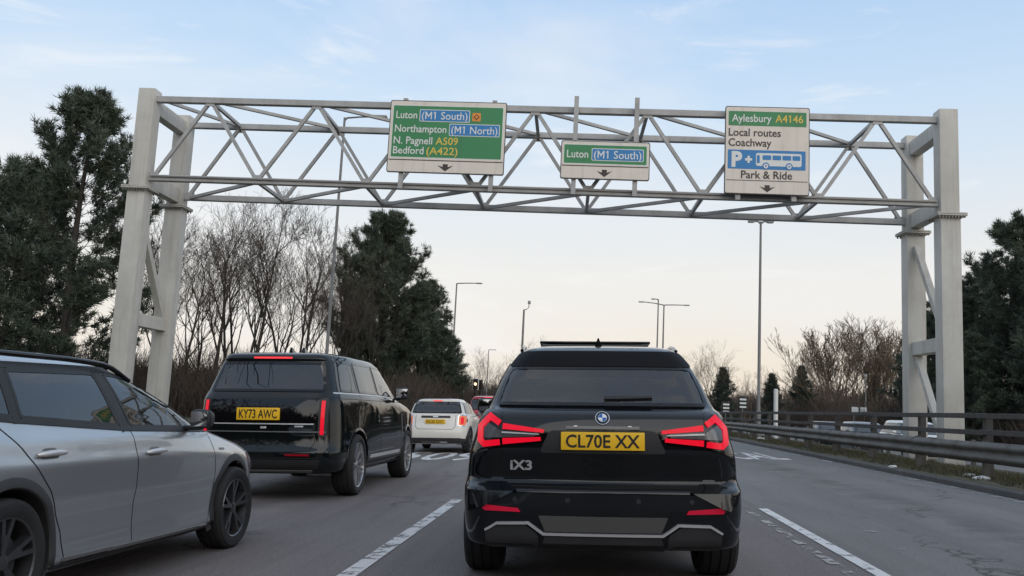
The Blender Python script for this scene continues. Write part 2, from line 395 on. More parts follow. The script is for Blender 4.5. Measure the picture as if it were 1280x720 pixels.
    def window(s, poly, ax, mat, frit=.045, name='window', frame_mat=None, off=.003, see=True, r=.05):
        poly = rounded(poly, r)
        w = s.patch(name, poly, ax, mat, off, .006, .05)
        s.frame('window_frame', poly, frit, ax, frame_mat or M_gloss, off+.003, .016, w)
        if see: s.cuts.append((ax, inset(poly, frit*.75)))
        return w
    def sides(s, fn):
        for ax in ('S+', 'S-'): fn(ax)
    def arch(s, y, R, width, mat, zc=None, zmin=.2, x_in=.52, off=.006, name='wheel_arch'):
        zc = zc or R-.05; s.arches.append((y, zc, R, x_in))
        for g, ax in ((1, 'S+'), (-1, 'S-')):
            a0 = math.asin(max(-1, (zmin-zc)/R)); n = 40
            V, Fc = [], []
            for i in range(n+1):
                a = a0+(math.pi-2*a0)*i/n; c, sn = math.cos(a), math.sin(a)
                row = []
                for r_, o_ in ((R+width, off*.2), (R+width*.9, off), (R+.004, off+.004), (R-.004, off-.004)):
                    p, nn = s.hit(ax, y+c*r_, zc+sn*r_)
                    x = p.x+nn.x*o_
                    if abs(x) < .55: x = g*.80
                    row.append((x, y+c*r_, zc+sn*r_))
                row.append((g*x_in, y+c*(R-.01), zc+sn*(R-.01)))
                V += row
            for i in range(n):
                for j in range(4): q = i*5+j; f = (q, q+1, q+6, q+5); Fc.append(f if g > 0 else f[::-1])
            k = len(V); V.append((g*x_in, y, zc))
            for i in range(n): f = (i*5+4, k, (i+1)*5+4); Fc.append(f if g > 0 else f[::-1])
            mesh_obj(name, V, Fc, mat, s.root, True, 40)
    def wheel(s, y, R, xo, width, style, rim_mat, rimR=None, sides=(1, -1)):
        rimR = rimR or R*.72
        for g in sides:
            c = Vector((g*(xo-width/2), y, R))
            # part: the hub with its disc; sub-parts: tyre and rim
            V, Fc = lathe_vf([(g*(width*.18), .01), (g*(width*.18), R*.46), (g*(width*.05), R*.48), (g*(width*.05), .05)], 28)
            hub = mesh_obj('wheel', V, Fc, M_disc, s.root, True, 40); hub.location = c
            w2 = width/2
            prof = [(-w2*.86, rimR), (-w2*1.0, rimR+(R-rimR)*.35), (-w2*.97, rimR+(R-rimR)*.72), (-w2*.80, R*.985), (-w2*.5, R), (-w2*.48, R*.978), (-w2*.42, R*.978), (-w2*.40, R), (-w2*.02, R), (0, R*.978), (w2*.06, R*.978), (w2*.08, R), (w2*.46, R), (w2*.48, R*.978), (w2*.54, R*.978), (w2*.56, R),
                    (w2*.80, R*.985), (w2*.97, rimR+(R-rimR)*.72), (w2*1.0, rimR+(R-rimR)*.35), (w2*.86, rimR), (w2*.80, rimR*.985)]
            V, Fc = lathe_vf([(a*g, r) for a, r in prof], 48); t = mesh_obj('tyre', V, Fc, M_tyre, hub, True, 35)
            V, Fc = lathe_vf([(g*w2*.84, rimR*1.005), (g*w2*.90, rimR*.985), (g*w2*.84, rimR*.94), (g*w2*.3, rimR*.90), (-g*w2*.7, rimR*.92)], 48)
            n0 = len(V)
            def spoke(a, r0, r1, h0, h1, x0, x1, d):
                b = len(V); ca, sa = math.cos(a), math.sin(a)
                for r_, h_, x_ in ((r0, h0, x0), (r1, h1, x1)):
                    for hh, xx in ((h_*.5, x_-d), (h_*.32, x_), (-h_*.32, x_), (-h_*.5, x_-d)):
                        V.append((g*xx, r_*ca-hh*sa, r_*sa+hh*ca))
                for q in ((0, 1, 5, 4), (1, 2, 6, 5), (2, 3, 7, 6), (3, 0, 4, 7)): Fc.append(tuple(b+i for i in q))
            ns, spread, wd = style
            for i in range(ns):
                a = 2*math.pi*i/ns+.31
                if spread:
                    for e in (-1, 1): spoke(a+e*spread*.35, R*.09, rimR*.60, wd*1.1, wd*.8, w2*.70, w2*.80, .05); spoke(a+e*spread*.35, rimR*.58, rimR*.97, wd*.8, wd*.9, w2*.80, w2*.86, .05) if False else None
                    for e in (-1, 1):
                        b = len(V); spoke(a, R*.10, rimR*.97, wd, wd, w2*.68, w2*.86, .05)
                        for q in range(b+4, b+8):
                            x_, y_, z_ = V[q]; an = e*spread; V[q] = (x_, y_*math.cos(an)-z_*math.sin(an), y_*math.sin(an)+z_*math.cos(an))
                else: spoke(a, R*.10, rimR*.97, wd, wd*.8, w2*.68, w2*.86, .05)
            V2, F2 = lathe_vf([(g*w2*.62, R*.13), (g*w2*.74, R*.12), (g*w2*.78, R*.06), (g*w2*.78, .001)], 20); b = len(V); V += V2; Fc += [tuple(i+b for i in f) for f in F2]
            mesh_obj('rim', V, Fc, rim_mat, hub, False)
    def plate(s, ax, cx, cz, w, h, text, mat, y=None, tilt=0, th=.018, gap=.015):
        """number plate standing on the tailgate (rear) or bumper (front)"""
        sg = -1 if ax == 'R' else 1
        ys = [s.hit(ax, cx+dx, cz+dz)[0].y for dx in (-w/2, 0, w/2) for dz in (-h/2, 0, h/2)]
        yy = (min(ys) if ax == 'R' else max(ys)) + sg*gap*.3 if y is None else y
        b = box('number_plate', (cx, yy+sg*th/2, cz), (w, th, h), mat, s.root, .006)
        if text:
            V, Fc = text_fit(text, -w*.44, w*.44, -h*.34, h*.68, .016)
            g = -sg
            V = [(cx+u*g, yy+sg*(th+.0025), cz+v) for u, v in V]
            mesh_obj('lettering', V, Fc, M_ink, b)
        return b
    def mirror(s, y, z, x, mat, w=.21, h=.15, d=.13):
        for g in (1, -1):
            bm = bmesh.new(); bmesh.ops.create_cube(bm, size=1)
            for v in bm.verts:
                k = 1 if v.co.y < 0 else .72
                v.co = Vector((v.co.x*w*k, v.co.y*d, v.co.z*h*k))
            bmesh.ops.bevel(bm, geom=bm.edges[:], offset=.05, segments=4, profile=.6, affect='EDGES')
            bmesh.ops.translate(bm, vec=(g*(x+w/2), y, z), verts=bm.verts)
            me = bpy.data.meshes.new('door_mirror'); bm.to_mesh(me); bm.free(); me.shade_smooth()
            m = link('door_mirror', me, mat, s.root)
            bar('mirror_arm', (g*(x-.10), y+.03, z-h*.45), (g*(x+w*.4), y+.01, z-h*.42), .07, .035, M_plastic, m, bev=.01)
            box('mirror_glass', (g*(x+w/2), y-d/2-.001, z), (w*.76, .006, h*.72), M_mirror, m, .02 if False else .002)
    def seats(s, rows, z0=.55, dx=.37):
        for y, n, zt in rows:
            xs = [-dx, dx] if n == 2 else [-.45, 0, .45]
            for x in xs:
                b = box('seat', (x, y, (z0+zt-.2)/2+.02), (.46 if n == 2 else .44, .16, zt-.2-z0+.1), M_interior, s.root, .05, 3, Matrix.Rotation(-.12, 3, 'X'))
                box('headrest', (x, y-.07, zt-.06), (.27, .10, .19), M_headrest, b, .045, 3)
    def finish(s, floor=True):
        cen = np.array([s.V[list(f)].mean(0) for f in s.F]); keep = np.ones(len(s.F), bool)
        for y, zc, R, xi in s.arches:
            keep &= ~((np.hypot(cen[:, 1]-y, cen[:, 2]-zc) < R+.012) & (np.abs(cen[:, 0]) > xi))
        nor = []
        for f in s.F:
            a, b, c = s.V[f[0]], s.V[f[1]], s.V[f[2]]; n = np.cross(b-a, c-a); nor.append(n/(np.linalg.norm(n)+1e-12))
        nor = np.array(nor)
        for ax, poly in s.cuts:
            i0, i1 = {'R': (0, 2), 'F': (0, 2), 'T': (0, 1), 'S+': (1, 2), 'S-': (1, 2)}[ax]
            cond = {'R': lambda c: c[:, 1] < 1.6, 'F': lambda c: c[:, 1] > 1.9, 'T': lambda c: c[:, 2] > 1.2, 'S+': lambda c: c[:, 0] > .25, 'S-': lambda c: c[:, 0] < -.25}[ax](cen)
            lo0 = min(p[0] for p in poly); hi0 = max(p[0] for p in poly); lo1 = min(p[1] for p in poly); hi1 = max(p[1] for p in poly)
            m = cond & (cen[:, i0] > lo0) & (cen[:, i0] < hi0) & (cen[:, i1] > lo1) & (cen[:, i1] < hi1)
            for q in np.nonzero(m)[0]:
                if inside(poly, cen[q, i0], cen[q, i1]): keep[q] = False
        Fc = [f for f, k in zip(s.F, keep) if k]
        b = mesh_obj('body', s.V, Fc, s.paint, s.root, True, 42)
        bm = bmesh.new(); bm.from_mesh(b.data); bmesh.ops.delete(bm, geom=[v for v in bm.verts if not v.link_faces], context='VERTS')
        bmesh.ops.recalc_face_normals(bm, faces=bm.faces); bm.to_mesh(b.data); bm.free()
        return b

# columns: yr, zr, yf, zf, w, zs, rr, rf, kr, kf
def hatch_levels(L=4.2, W=1.78, H=1.46, belt=.92, suv=0):
    w = W/2; b = belt
    return [(.14, .24, L-.16, .22, w*.92, .21, .20, .30, .96, .92), (.03, .34, L-.04, .30, w*.98, .30, .22, .32, .95, .90), (.0, .50, L, .45, w, .45, .24, .34, .95, .88),
            (.02, .64, L-.02, .60, w*.995, .62, .24, .34, .95, .88), (.08, .78, L-.10, .72, w*.985, .76, .22, .34, .94, .88), (.12, b-.04, L-.35, .84, w*.965, b-.08, .22, .34, .93, .90),
            (.16, b+.03, L-1.0, b+.02, w*.94, b, .20, .28, .92, .92), (.22, b+.08, L-1.25, b+.08, w*.90, b+.06, .18, .22, .91, .93), (.36, b+.30, L-1.62, b+.28, w*.80, b+.29, .14, .18, .90, .93),
            (.44+.0*suv, H-.10, L-1.98, H-.10, w*.71, H-.10, .13, .16, .90, .92), (.46, H-.04, L-2.2, H-.035, w*.64, H-.04, .12, .16, .92, .92), (.8, H-.008, L-2.5, H-.006, w*.5, H-.012, .12, .14, .95, .95), (1.4, H, L-2.65, H, w*.2, H-.002, .05, .05, 1, 1)]
M_facet = pmat('dusty_black_paint', (.040, .044, .052), .22, .2, .8, .12)
# ---- black SUV straight ahead -------------------------------------------------
def build_black_suv():
    lv = [(.16, .26, 4.58, .24, .83, .24, .16, .30, .97, .90), (.06, .29, 4.66, .28, .885, .29, .18, .32, .97, .90), (.02, .40, 4.71, .38, .918, .40, .20, .34, .96, .88), (.0, .53, 4.73, .50, .928, .52, .20, .34, .955, .88),
          (.0, .625, 4.72, .60, .93, .62, .20, .34, .95, .88), (.075, .672, 4.70, .68, .928, .69, .20, .34, .945, .88), (.085, .70, 4.69, .71, .926, .72, .20, .34, .94, .88), (.055, .80, 4.66, .76, .92, .80, .20, .34, .935, .88), (.030, .885, 4.60, .84, .91, .88, .21, .34, .925, .88), (.034, .98, 4.45, .92, .895, .95, .22, .34, .905, .90),
          (.060, 1.085, 4.0, 1.02, .875, 1.02, .22, .30, .885, .92), (.125, 1.130, 3.62, 1.09, .855, 1.07, .20, .26, .875, .93), (.19, 1.155, 3.40, 1.13, .825, 1.11, .18, .22, .875, .93), (.32, 1.33, 3.0, 1.32, .745, 1.32, .16, .18, .87, .93),
          (.405, 1.435, 2.72, 1.45, .685, 1.44, .17, .16, .865, .92), (.428, 1.475, 2.6, 1.50, .655, 1.475, .18, .16, .865, .92), (.455, 1.515, 2.5, 1.54, .62, 1.508, .20, .16, .865, .92), (.54, 1.555, 2.35, 1.575, .575, 1.545, .20, .15, .88, .92), (.82, 1.595, 2.15, 1.61, .47, 1.585, .16, .14, .93, .95), (1.4, 1.625, 1.8, 1.628, .2, 1.62, .05, .05, 1, 1)]
    c = Car('sport_utility_vehicle', 'black SUV with glowing red arrow-shaped tail lights and plate CL70E XX, straight ahead', 'car', .143, 5.66, .018, lv, M_blackpaint, (.90, 3.76), .008, nside=80)
    c.wheel(.90, .365, .938, .265, (5, .22, .05), M_rimdark, .255); c.wheel(3.76, .365, .945, .25, (5, .22, .05), M_rimdark, .255)
    c.arch(.90, .405, .045, M_plastic, .365, .30); c.arch(3.76, .405, .045, M_plastic, .365, .30)
    # glass
    rw = [(-.70, 1.158), (.70, 1.158), (.618, 1.425), (-.618, 1.425)]
    w = c.window(rw, 'R', glass('rear_glass', (.80, .82, .82)), .022, 'rear_window', off=.005)
    wp = c.strip('wiper', [(.02, 1.205), (.33, 1.212)], .022, 'R', M_plastic, .022, .012, w, w1=.012)
    c.window([(-.62, 1.13), (.62, 1.13), (.52, 1.50), (-.52, 1.50)], 'F', M_glass, .05, 'windscreen')
    def sw(ax):
        c.window([(.62, 1.15), (1.30, 1.13), (1.30, 1.47), (.85, 1.47)], ax, M_glass_tint); c.window([(1.36, 1.13), (2.10, 1.12), (2.10, 1.49), (1.36, 1.48)], ax, M_glass_tint)
        c.window([(2.16, 1.12), (3.25, 1.12), (2.75, 1.43), (2.55, 1.49), (2.16, 1.49)], ax, M_glass)
        c.strip('window_trim', [(.55, 1.12), (1.5, 1.105), (3.30, 1.10)], .02, ax, M_gloss)
        for y in (1.33, 2.13): c.strip('door_seam', [(y, 1.10), (y-.02, .36)], .007, ax, M_seam, .001)
    c.sides(sw)
    # spoiler lip, third brake light
    c.patch('brake_light', rounded([(-.12, 1.495), (.12, 1.495), (.12, 1.510), (-.12, 1.510)], .006), 'R', M_taildim, .004, .01, .05)
    c.patch('spoiler', rounded([(-.622, 1.422), (.622, 1.422), (.545, 1.528), (-.545, 1.528)], .03), 'R', pmat('spoiler_black', (.006, .006, .007), .55, spec=.15), .012, .03, .05)
    # tail lights: dark housing with lit bands
    for g in (1, -1):
        f = (lambda p: p) if g < 0 else mirx
        hs = c.patch('tail_light', rounded(f([(-.345, 1.012), (-.365, .945), (-.40, .925), (-.62, .895), (-.765, .885), (-.80, .92), (-.80, 1.04), (-.735, 1.112), (-.69, 1.11), (-.635, 1.055)]), .012), 'R', M_gloss, .006, .02, .05)
        c.patch('lens', f([(-.41, .985), (-.43, .965), (-.66, .955), (-.765, .95), (-.765, 1.02), (-.73, 1.05), (-.655, 1.0)]), 'R', M_lightgrey, .009, .006, .05, hs)
        c.strip('light_band', f([(-.652, 1.044), (-.715, 1.084), (-.776, 1.022), (-.776, .935), (-.75, .912), (-.652, .926)]), .036, 'R', M_tailred, .014, .012, hs)
        c.strip('light_band', f([(-.634, 1.026), (-.37, .998)]), .036, 'R', M_tailred, .013, .012, hs, w1=.020)
        c.strip('light_band', f([(-.634, .932), (-.39, .950)]), .038, 'R', M_tailred, .013, .012, hs, w1=.024)
        c.strip('light_edge', f([(-.64, .988), (-.40, .978)]), .010, 'R', M_satin, .014, .01, hs, w1=.005)
        c.strip('tailgate_seam', f([(-.643, 1.115), (-.643, .86), (-.66, .74)]), .007, 'R', M_seam, .0015, .01)
        c.strip('tailgate_seam', f([(-.66, .74), (-.60, .655), (0, .65)]), .008, 'R', M_seam, .0015, .01)
        c.patch('reflector', f([(-.755, .520), (-.73, .538), (-.53, .522), (-.515, .500), (-.74, .505)]), 'R', M_reflect, .010, .016, .05)
        # folded corner of the bumper: a facet that leans back and catches the sky
        fc = c.patch('bumper_facet', f([(-.825, .60), (-.70, .705), (-.635, .705), (-.595, .665), (-.54, .635), (-.74, .535), (-.79, .52)]), 'R', M_blackpaint, .003, .02, .03)
        for v in fc.data.vertices: v.co.y -= max(0, .705-v.co.z)*.20
        c.patch('exhaust_surround', rounded(f([(-.735, .275), (-.735, .385), (-.66, .425), (-.50, .428), (-.405, .365), (-.40, .275)]), .02), 'R', M_cladding, .008, .02, .05)
    c.strip('bumper_trim', [(-.735, .385), (-.665, .428), (-.465, .434), (-.37, .368), (.37, .368), (.465, .434), (.665, .428), (.735, .385)], .012, 'R', M_satin, .020, .018)
    c.patch('bumper_insert', [(-.36, .385), (-.40, .478), (.40, .478), (.36, .385)], 'R', pmat('bumper_grey', (.11, .105, .10), .35, .2), .012, .02, .05)
    c.patch('diffuser', [(-.39, .265), (-.36, .355), (.36, .355), (.39, .265)], 'R', M_cladding, .010, .02, .05)
    c.patch('tow_eye_cover', rounded([(.42, .455), (.42, .515), (.50, .515), (.50, .455)], .01), 'R', M_blackpaint, .006, .01, .05)
    c.strip('bumper_seam', [(-.83, .60), (-.72, .49), (-.46, .485), (-.40, .49)], .006, 'R', M_seam, .0015); c.strip('bumper_seam', [(.83, .60), (.72, .49), (.46, .485), (.40, .49)], .006, 'R', M_seam, .0015)
    for x in (-.55, -.22, .22, .55): c.patch('parking_sensor', [(x+.016*math.cos(t*math.pi/5), .575+.016*math.sin(t*math.pi/5)) for t in range(10)], 'R', M_plastic, .003, .008, .05)
    # plate recess, handle, badge, lettering
    c.patch('plate_recess', rounded([(-.40, .865), (-.335, 1.005), (.335, 1.005), (.40, .865)], .03), 'R', M_plastic, .003, .01, .05)
    c.plate('R', 0, .941, .525, .113, 'CL70E XX', M_plate_y)
    c.strip('handle_strip', [(-.23, 1.022), (.23, 1.022)], .018, 'R', M_greytrim, .016, .02)
    for x in (-.17, .17): box('plate_lamp', (x, c.hit('R', x, 1.022)[0].y-.02, 1.034), (.022, .012, .006), M_headlamp, c.root)
    p, n = c.hit('R', 0, 1.083)
    rot = n.to_track_quat('Z', 'Y').to_matrix()
    def disc(name, r0, r1, a0, a1, h, mat, par, k=28):
        V, Fc = [], []
        for i in range(k+1):
            a = a0+(a1-a0)*i/k
            V += [(r1*math.cos(a), r1*math.sin(a), h), (r0*math.cos(a), r0*math.sin(a), h), (r1*math.cos(a), r1*math.sin(a), 0)]
        for i in range(k): Fc += [(3*i, 3*i+3, 3*i+4, 3*i+1), (3*i+2, 3*i+5, 3*i+3, 3*i)]
        return mesh_obj(name, [p+rot@Vector(v) for v in V], Fc, mat, par)
    bd = disc('badge', .0, .045, 0, 2*math.pi, .008, M_chrome, c.root)
    disc('ring', .0, .042, 0, 2*math.pi, .0095, M_gloss, bd); disc('inner_ring', 0, .028, 0, 2*math.pi, .011, M_chrome, bd)
    for i in range(4): disc('quadrant', .0, .026, math.pi/2*i, math.pi/2*(i+1), .0125, M_white if i % 2 == 0 else M_blue, bd, 8)
    V, Fc = text_fit('iX3', -.585, -.445, .757, .058, .03)
    mesh_obj('lettering', [(lambda q, nn: tuple(q+nn*.006))(*c.hit('R', u, v)) for u, v in V], Fc, M_satin, c.root)
    # roof: rails, fin, raised sunroof
    for g in (1, -1):
        pts = []
        for i in range(13):
            y = .80+i*.14; q, _ = c.hit('T', g*.555, y); pts.append(q+Vector((0, 0, .012+.040*min(1, min(i, 12-i)/2.))))
        tube('roof_rail', pts, [.014]*13, M_gloss, c.root, 6)
    q, _ = c.hit('T', 0, .86); V = []
    for y, z, w_ in ((-.01, -.01, .030), (.16, -.01, .012), (.03, .055, .005), (-.005, .060, .004)):
        V += [(q.x-w_, q.y+y, q.z+z), (q.x+w_, q.y+y, q.z+z)]
    mesh_obj('roof_fin', V, [(0, 2, 4, 6), (1, 7, 5, 3), (2, 3, 5, 4), (6, 4, 5, 7), (0, 6, 7, 1), (0, 1, 3, 2)], M_blackpaint, c.root)
    box('sunroof', (0, 2.02, 1.684), (.92, .50, .018), M_gloss, c.root, .008, 2, Matrix.Rotation(-.05, 3, 'X'))
    c.mirror(2.92, 1.17, .90, M_blackpaint, .20, .155)
    c.seats([(1.15, 3, 1.19), (2.05, 2, 1.31)], .5)
    box('dashboard', (0, 3.05, .98), (1.4, .3, .14), M_interior, c.root, .04); box('interior_mirror', (0, 2.62, 1.36), (.24, .03, .07), M_interior, c.root, .012)
    c.finish()

# ---- green-black Range style SUV ------------------------------------------------
def build_tall_suv():
    lv = [(.22, .32, 5.05, .30, .90, .30, .26, .34, .95, .90), (.07, .36, 5.17, .34, .95, .35, .28, .36, .93, .90), (.01, .46, 5.22, .44, .985, .45, .30, .38, .91, .90), (.0, .58, 5.24, .56, 1.0, .58, .30, .38, .90, .90),
          (.03, .66, 5.24, .66, 1.0, .68, .30, .38, .89, .90), (.05, .80, 5.23, .80, .998, .82, .30, .36, .885, .90), (.055, .95, 5.20, .92, .992, .96, .30, .36, .88, .91), (.07, 1.10, 5.12, 1.04, .985, 1.09, .29, .36, .875, .92), (.095, 1.22, 4.7, 1.14, .975, 1.19, .27, .32, .87, .94),
          (.14, 1.285, 4.1, 1.22, .955, 1.265, .23, .26, .865, .95), (.17, 1.32, 3.82, 1.27, .93, 1.305, .20, .22, .865, .95), (.25, 1.48, 3.50, 1.46, .875, 1.48, .17, .20, .86, .95), (.33, 1.66, 3.15, 1.66, .815, 1.67, .16, .18, .855, .94), (.35, 1.715, 3.0, 1.74, .79, 1.735, .16, .18, .855, .94), (.335, 1.745, 2.9, 1.775, .77, 1.77, .16, .18, .855, .94), (.37, 1.795, 2.75, 1.815, .735, 1.81, .15, .18, .86, .94),
          (.55, 1.835, 2.5, 1.85, .62, 1.845, .15, .18, .88, .95), (1.3, 1.87, 2.2, 1.868, .25, 1.865, .1, .1, 1, 1)]
    c = Car('sport_utility_vehicle', 'tall black SUV with vertical red tail lights and plate KY73 AWC in the left lane', 'car', -3.93, 10.66, 0, lv, M_rrpaint, (1.02, 4.22), .012, nside=100)
    c.wheel(1.02, .395, .995, .285, (9, .10, .030), M_rimsilver, .292); c.wheel(4.22, .395, .995, .285, (9, .10, .030), M_rimsilver, .292)
    c.arch(1.02, .445, .035, M_rrpaint, .395, .40); c.arch(4.22, .445, .035, M_rrpaint, .395, .40)
    w = c.window([(-.735, 1.325), (.735, 1.325), (.66, 1.70), (-.66, 1.70)], 'R', M_glass_tint, .03, 'rear_window', off=.004)
    c.window([(-.72, 1.29), (.72, 1.29), (.60, 1.70), (-.60, 1.70)], 'F', M_glass, .05, 'windscreen')
    def sw(ax):
        c.window([(.50, 1.335), (1.13, 1.33), (1.13, 1.735), (.66, 1.73)], ax, M_glass_mid, .03); c.window([(1.19, 1.33), (2.16, 1.325), (2.16, 1.745), (1.19, 1.738)], ax, M_glass_mid, .03)
        c.window([(2.22, 1.325), (3.62, 1.31), (3.44, 1.44), (3.02, 1.72), (2.9, 1.745), (2.22, 1.746)], ax, M_glass, .03)
        c.strip('waist_trim', [(.30, 1.315), (1.5, 1.312), (3.70, 1.29)], .016, ax, M_satin, .004)
        c.strip('shoulder_seam', [(.35, 1.245), (3.75, 1.225)], .006, ax, M_seam, .001)
        c.strip('door_seam', [(1.16, 1.30), (1.18, 1.0), (1.42, .84), (1.52, .62), (1.52, .42)], .007, ax, M_seam, .001); c.strip('door_seam', [(2.19, 1.30), (2.19, .42)], .007, ax, M_seam, .001); c.strip('door_seam', [(3.55, 1.28), (3.62, .8), (3.62, .42)], .007, ax, M_seam, .001)
        for y in (1.45, 2.5): c.patch('door_handle', rounded([(y, 1.115), (y+.22, 1.115), (y+.22, 1.145), (y, 1.145)], .01), ax, M_rrpaint, .006, .008, .05)
        c.strip('sill_trim', [(1.62, .475), (3.55, .470)], .045, ax, M_satin, .006); c.strip('sill', [(1.46, .375), (3.75, .37)], .09, ax, M_plastic, .006)
        c.strip('side_vent', [(3.68, 1.05), (3.68, .72)], .035, ax, M_greytrim, .006)
    c.sides(sw)
    c.strip('fuel_flap', rounded([(.66, 1.02), (.86, 1.02), (.86, 1.21), (.66, 1.21)], .04), .007, 'S+', M_seam, .0015, closed=True)
    c.patch('brake_light', rounded([(-.25, 1.746), (.25, 1.746), (.25, 1.766), (-.25, 1.766)], .006), 'R', M_brake, .005, .012, .05)
    for g in (1, -1):
        f = (lambda p: p) if g < 0 else mirx
        h = c.patch('tail_light', rounded(f([(-.69, .80), (-.69, 1.235), (-.755, 1.255), (-.79, 1.23), (-.79, .79), (-.74, .765)]), .02), 'R', M_plastic, .006, .02, .05)
        c.strip('light_band', f([(-.735, .80), (-.735, 1.215)]), .040, 'R', M_tailred, .014, .014, h)
        c.patch('reflector', f([(-.62, .545), (-.60, .57), (-.32, .57), (-.32, .548)]), 'R', M_taildim, .006, .012, .05)
        c.strip('tailgate_seam', f([(-.66, 1.26), (-.66, .70), (-.60, .60), (0, .585)]), .007, 'R', M_seam, .0015)
    c.patch('tailgate_panel', rounded([(-.665, .94), (.665, .94), (.665, 1.225), (-.665, 1.225)], .02), 'R', M_gloss, .003, .01, .06)
    c.strip('tailgate_trim', [(-.64, .930), (.64, .930)], .014, 'R', M_satin, .010); c.strip('chrome_line', [(-.78, .835), (.78, .835)], .013, 'R', M_greytrim, .008)
    c.strip('bumper_seam', [(-.80, .60), (-.70, .52), (.70, .52), (.80, .60)], .014, 'R', M_seam, .002)
    c.patch('lower_bumper', [(-.70, .335), (-.74, .50), (.74, .50), (.70, .335)], 'R', M_plastic, .006, .02, .06)
    c.strip('exhaust_trim', [(-.64, .365), (.64, .365)], .022, 'R', M_greytrim, .012)
    c.plate('R', -.05, 1.05, .545, .150, 'KY73 AWC', M_plate_y)
    p, n = c.hit('R', .02, .885); box('badge', (p.x, p.y-.004, p.z), (.075, .008, .026), M_satin, c.root, .003)
    p, n = c.hit('R', .46, .90); box('badge', (p.x, p.y-.004, p.z), (.11, .006, .020), M_satin, c.root, .002)
    for x, y in ((.02, .95), (.19, .95)):
        q, _ = c.hit('T', x, y); V = []
        for yy, z, w_ in ((0, -.01, .028), (.22, -.01, .018), (.10, .055, .010), (.01, .075, .012)): V += [(q.x-w_, q.y+yy, q.z+z), (q.x+w_, q.y+yy, q.z+z)]
        mesh_obj('roof_fin', V, [(0, 2, 4, 6), (1, 7, 5, 3), (2, 3, 5, 4), (6, 4, 5, 7), (0, 6, 7, 1), (0, 1, 3, 2)], M_rrpaint, c.root)
    c.mirror(3.42, 1.37, .92, M_plastic, .24, .20)
    c.seats([(1.35, 3, 1.40), (2.5, 2, 1.45)], .65)
    c.finish()

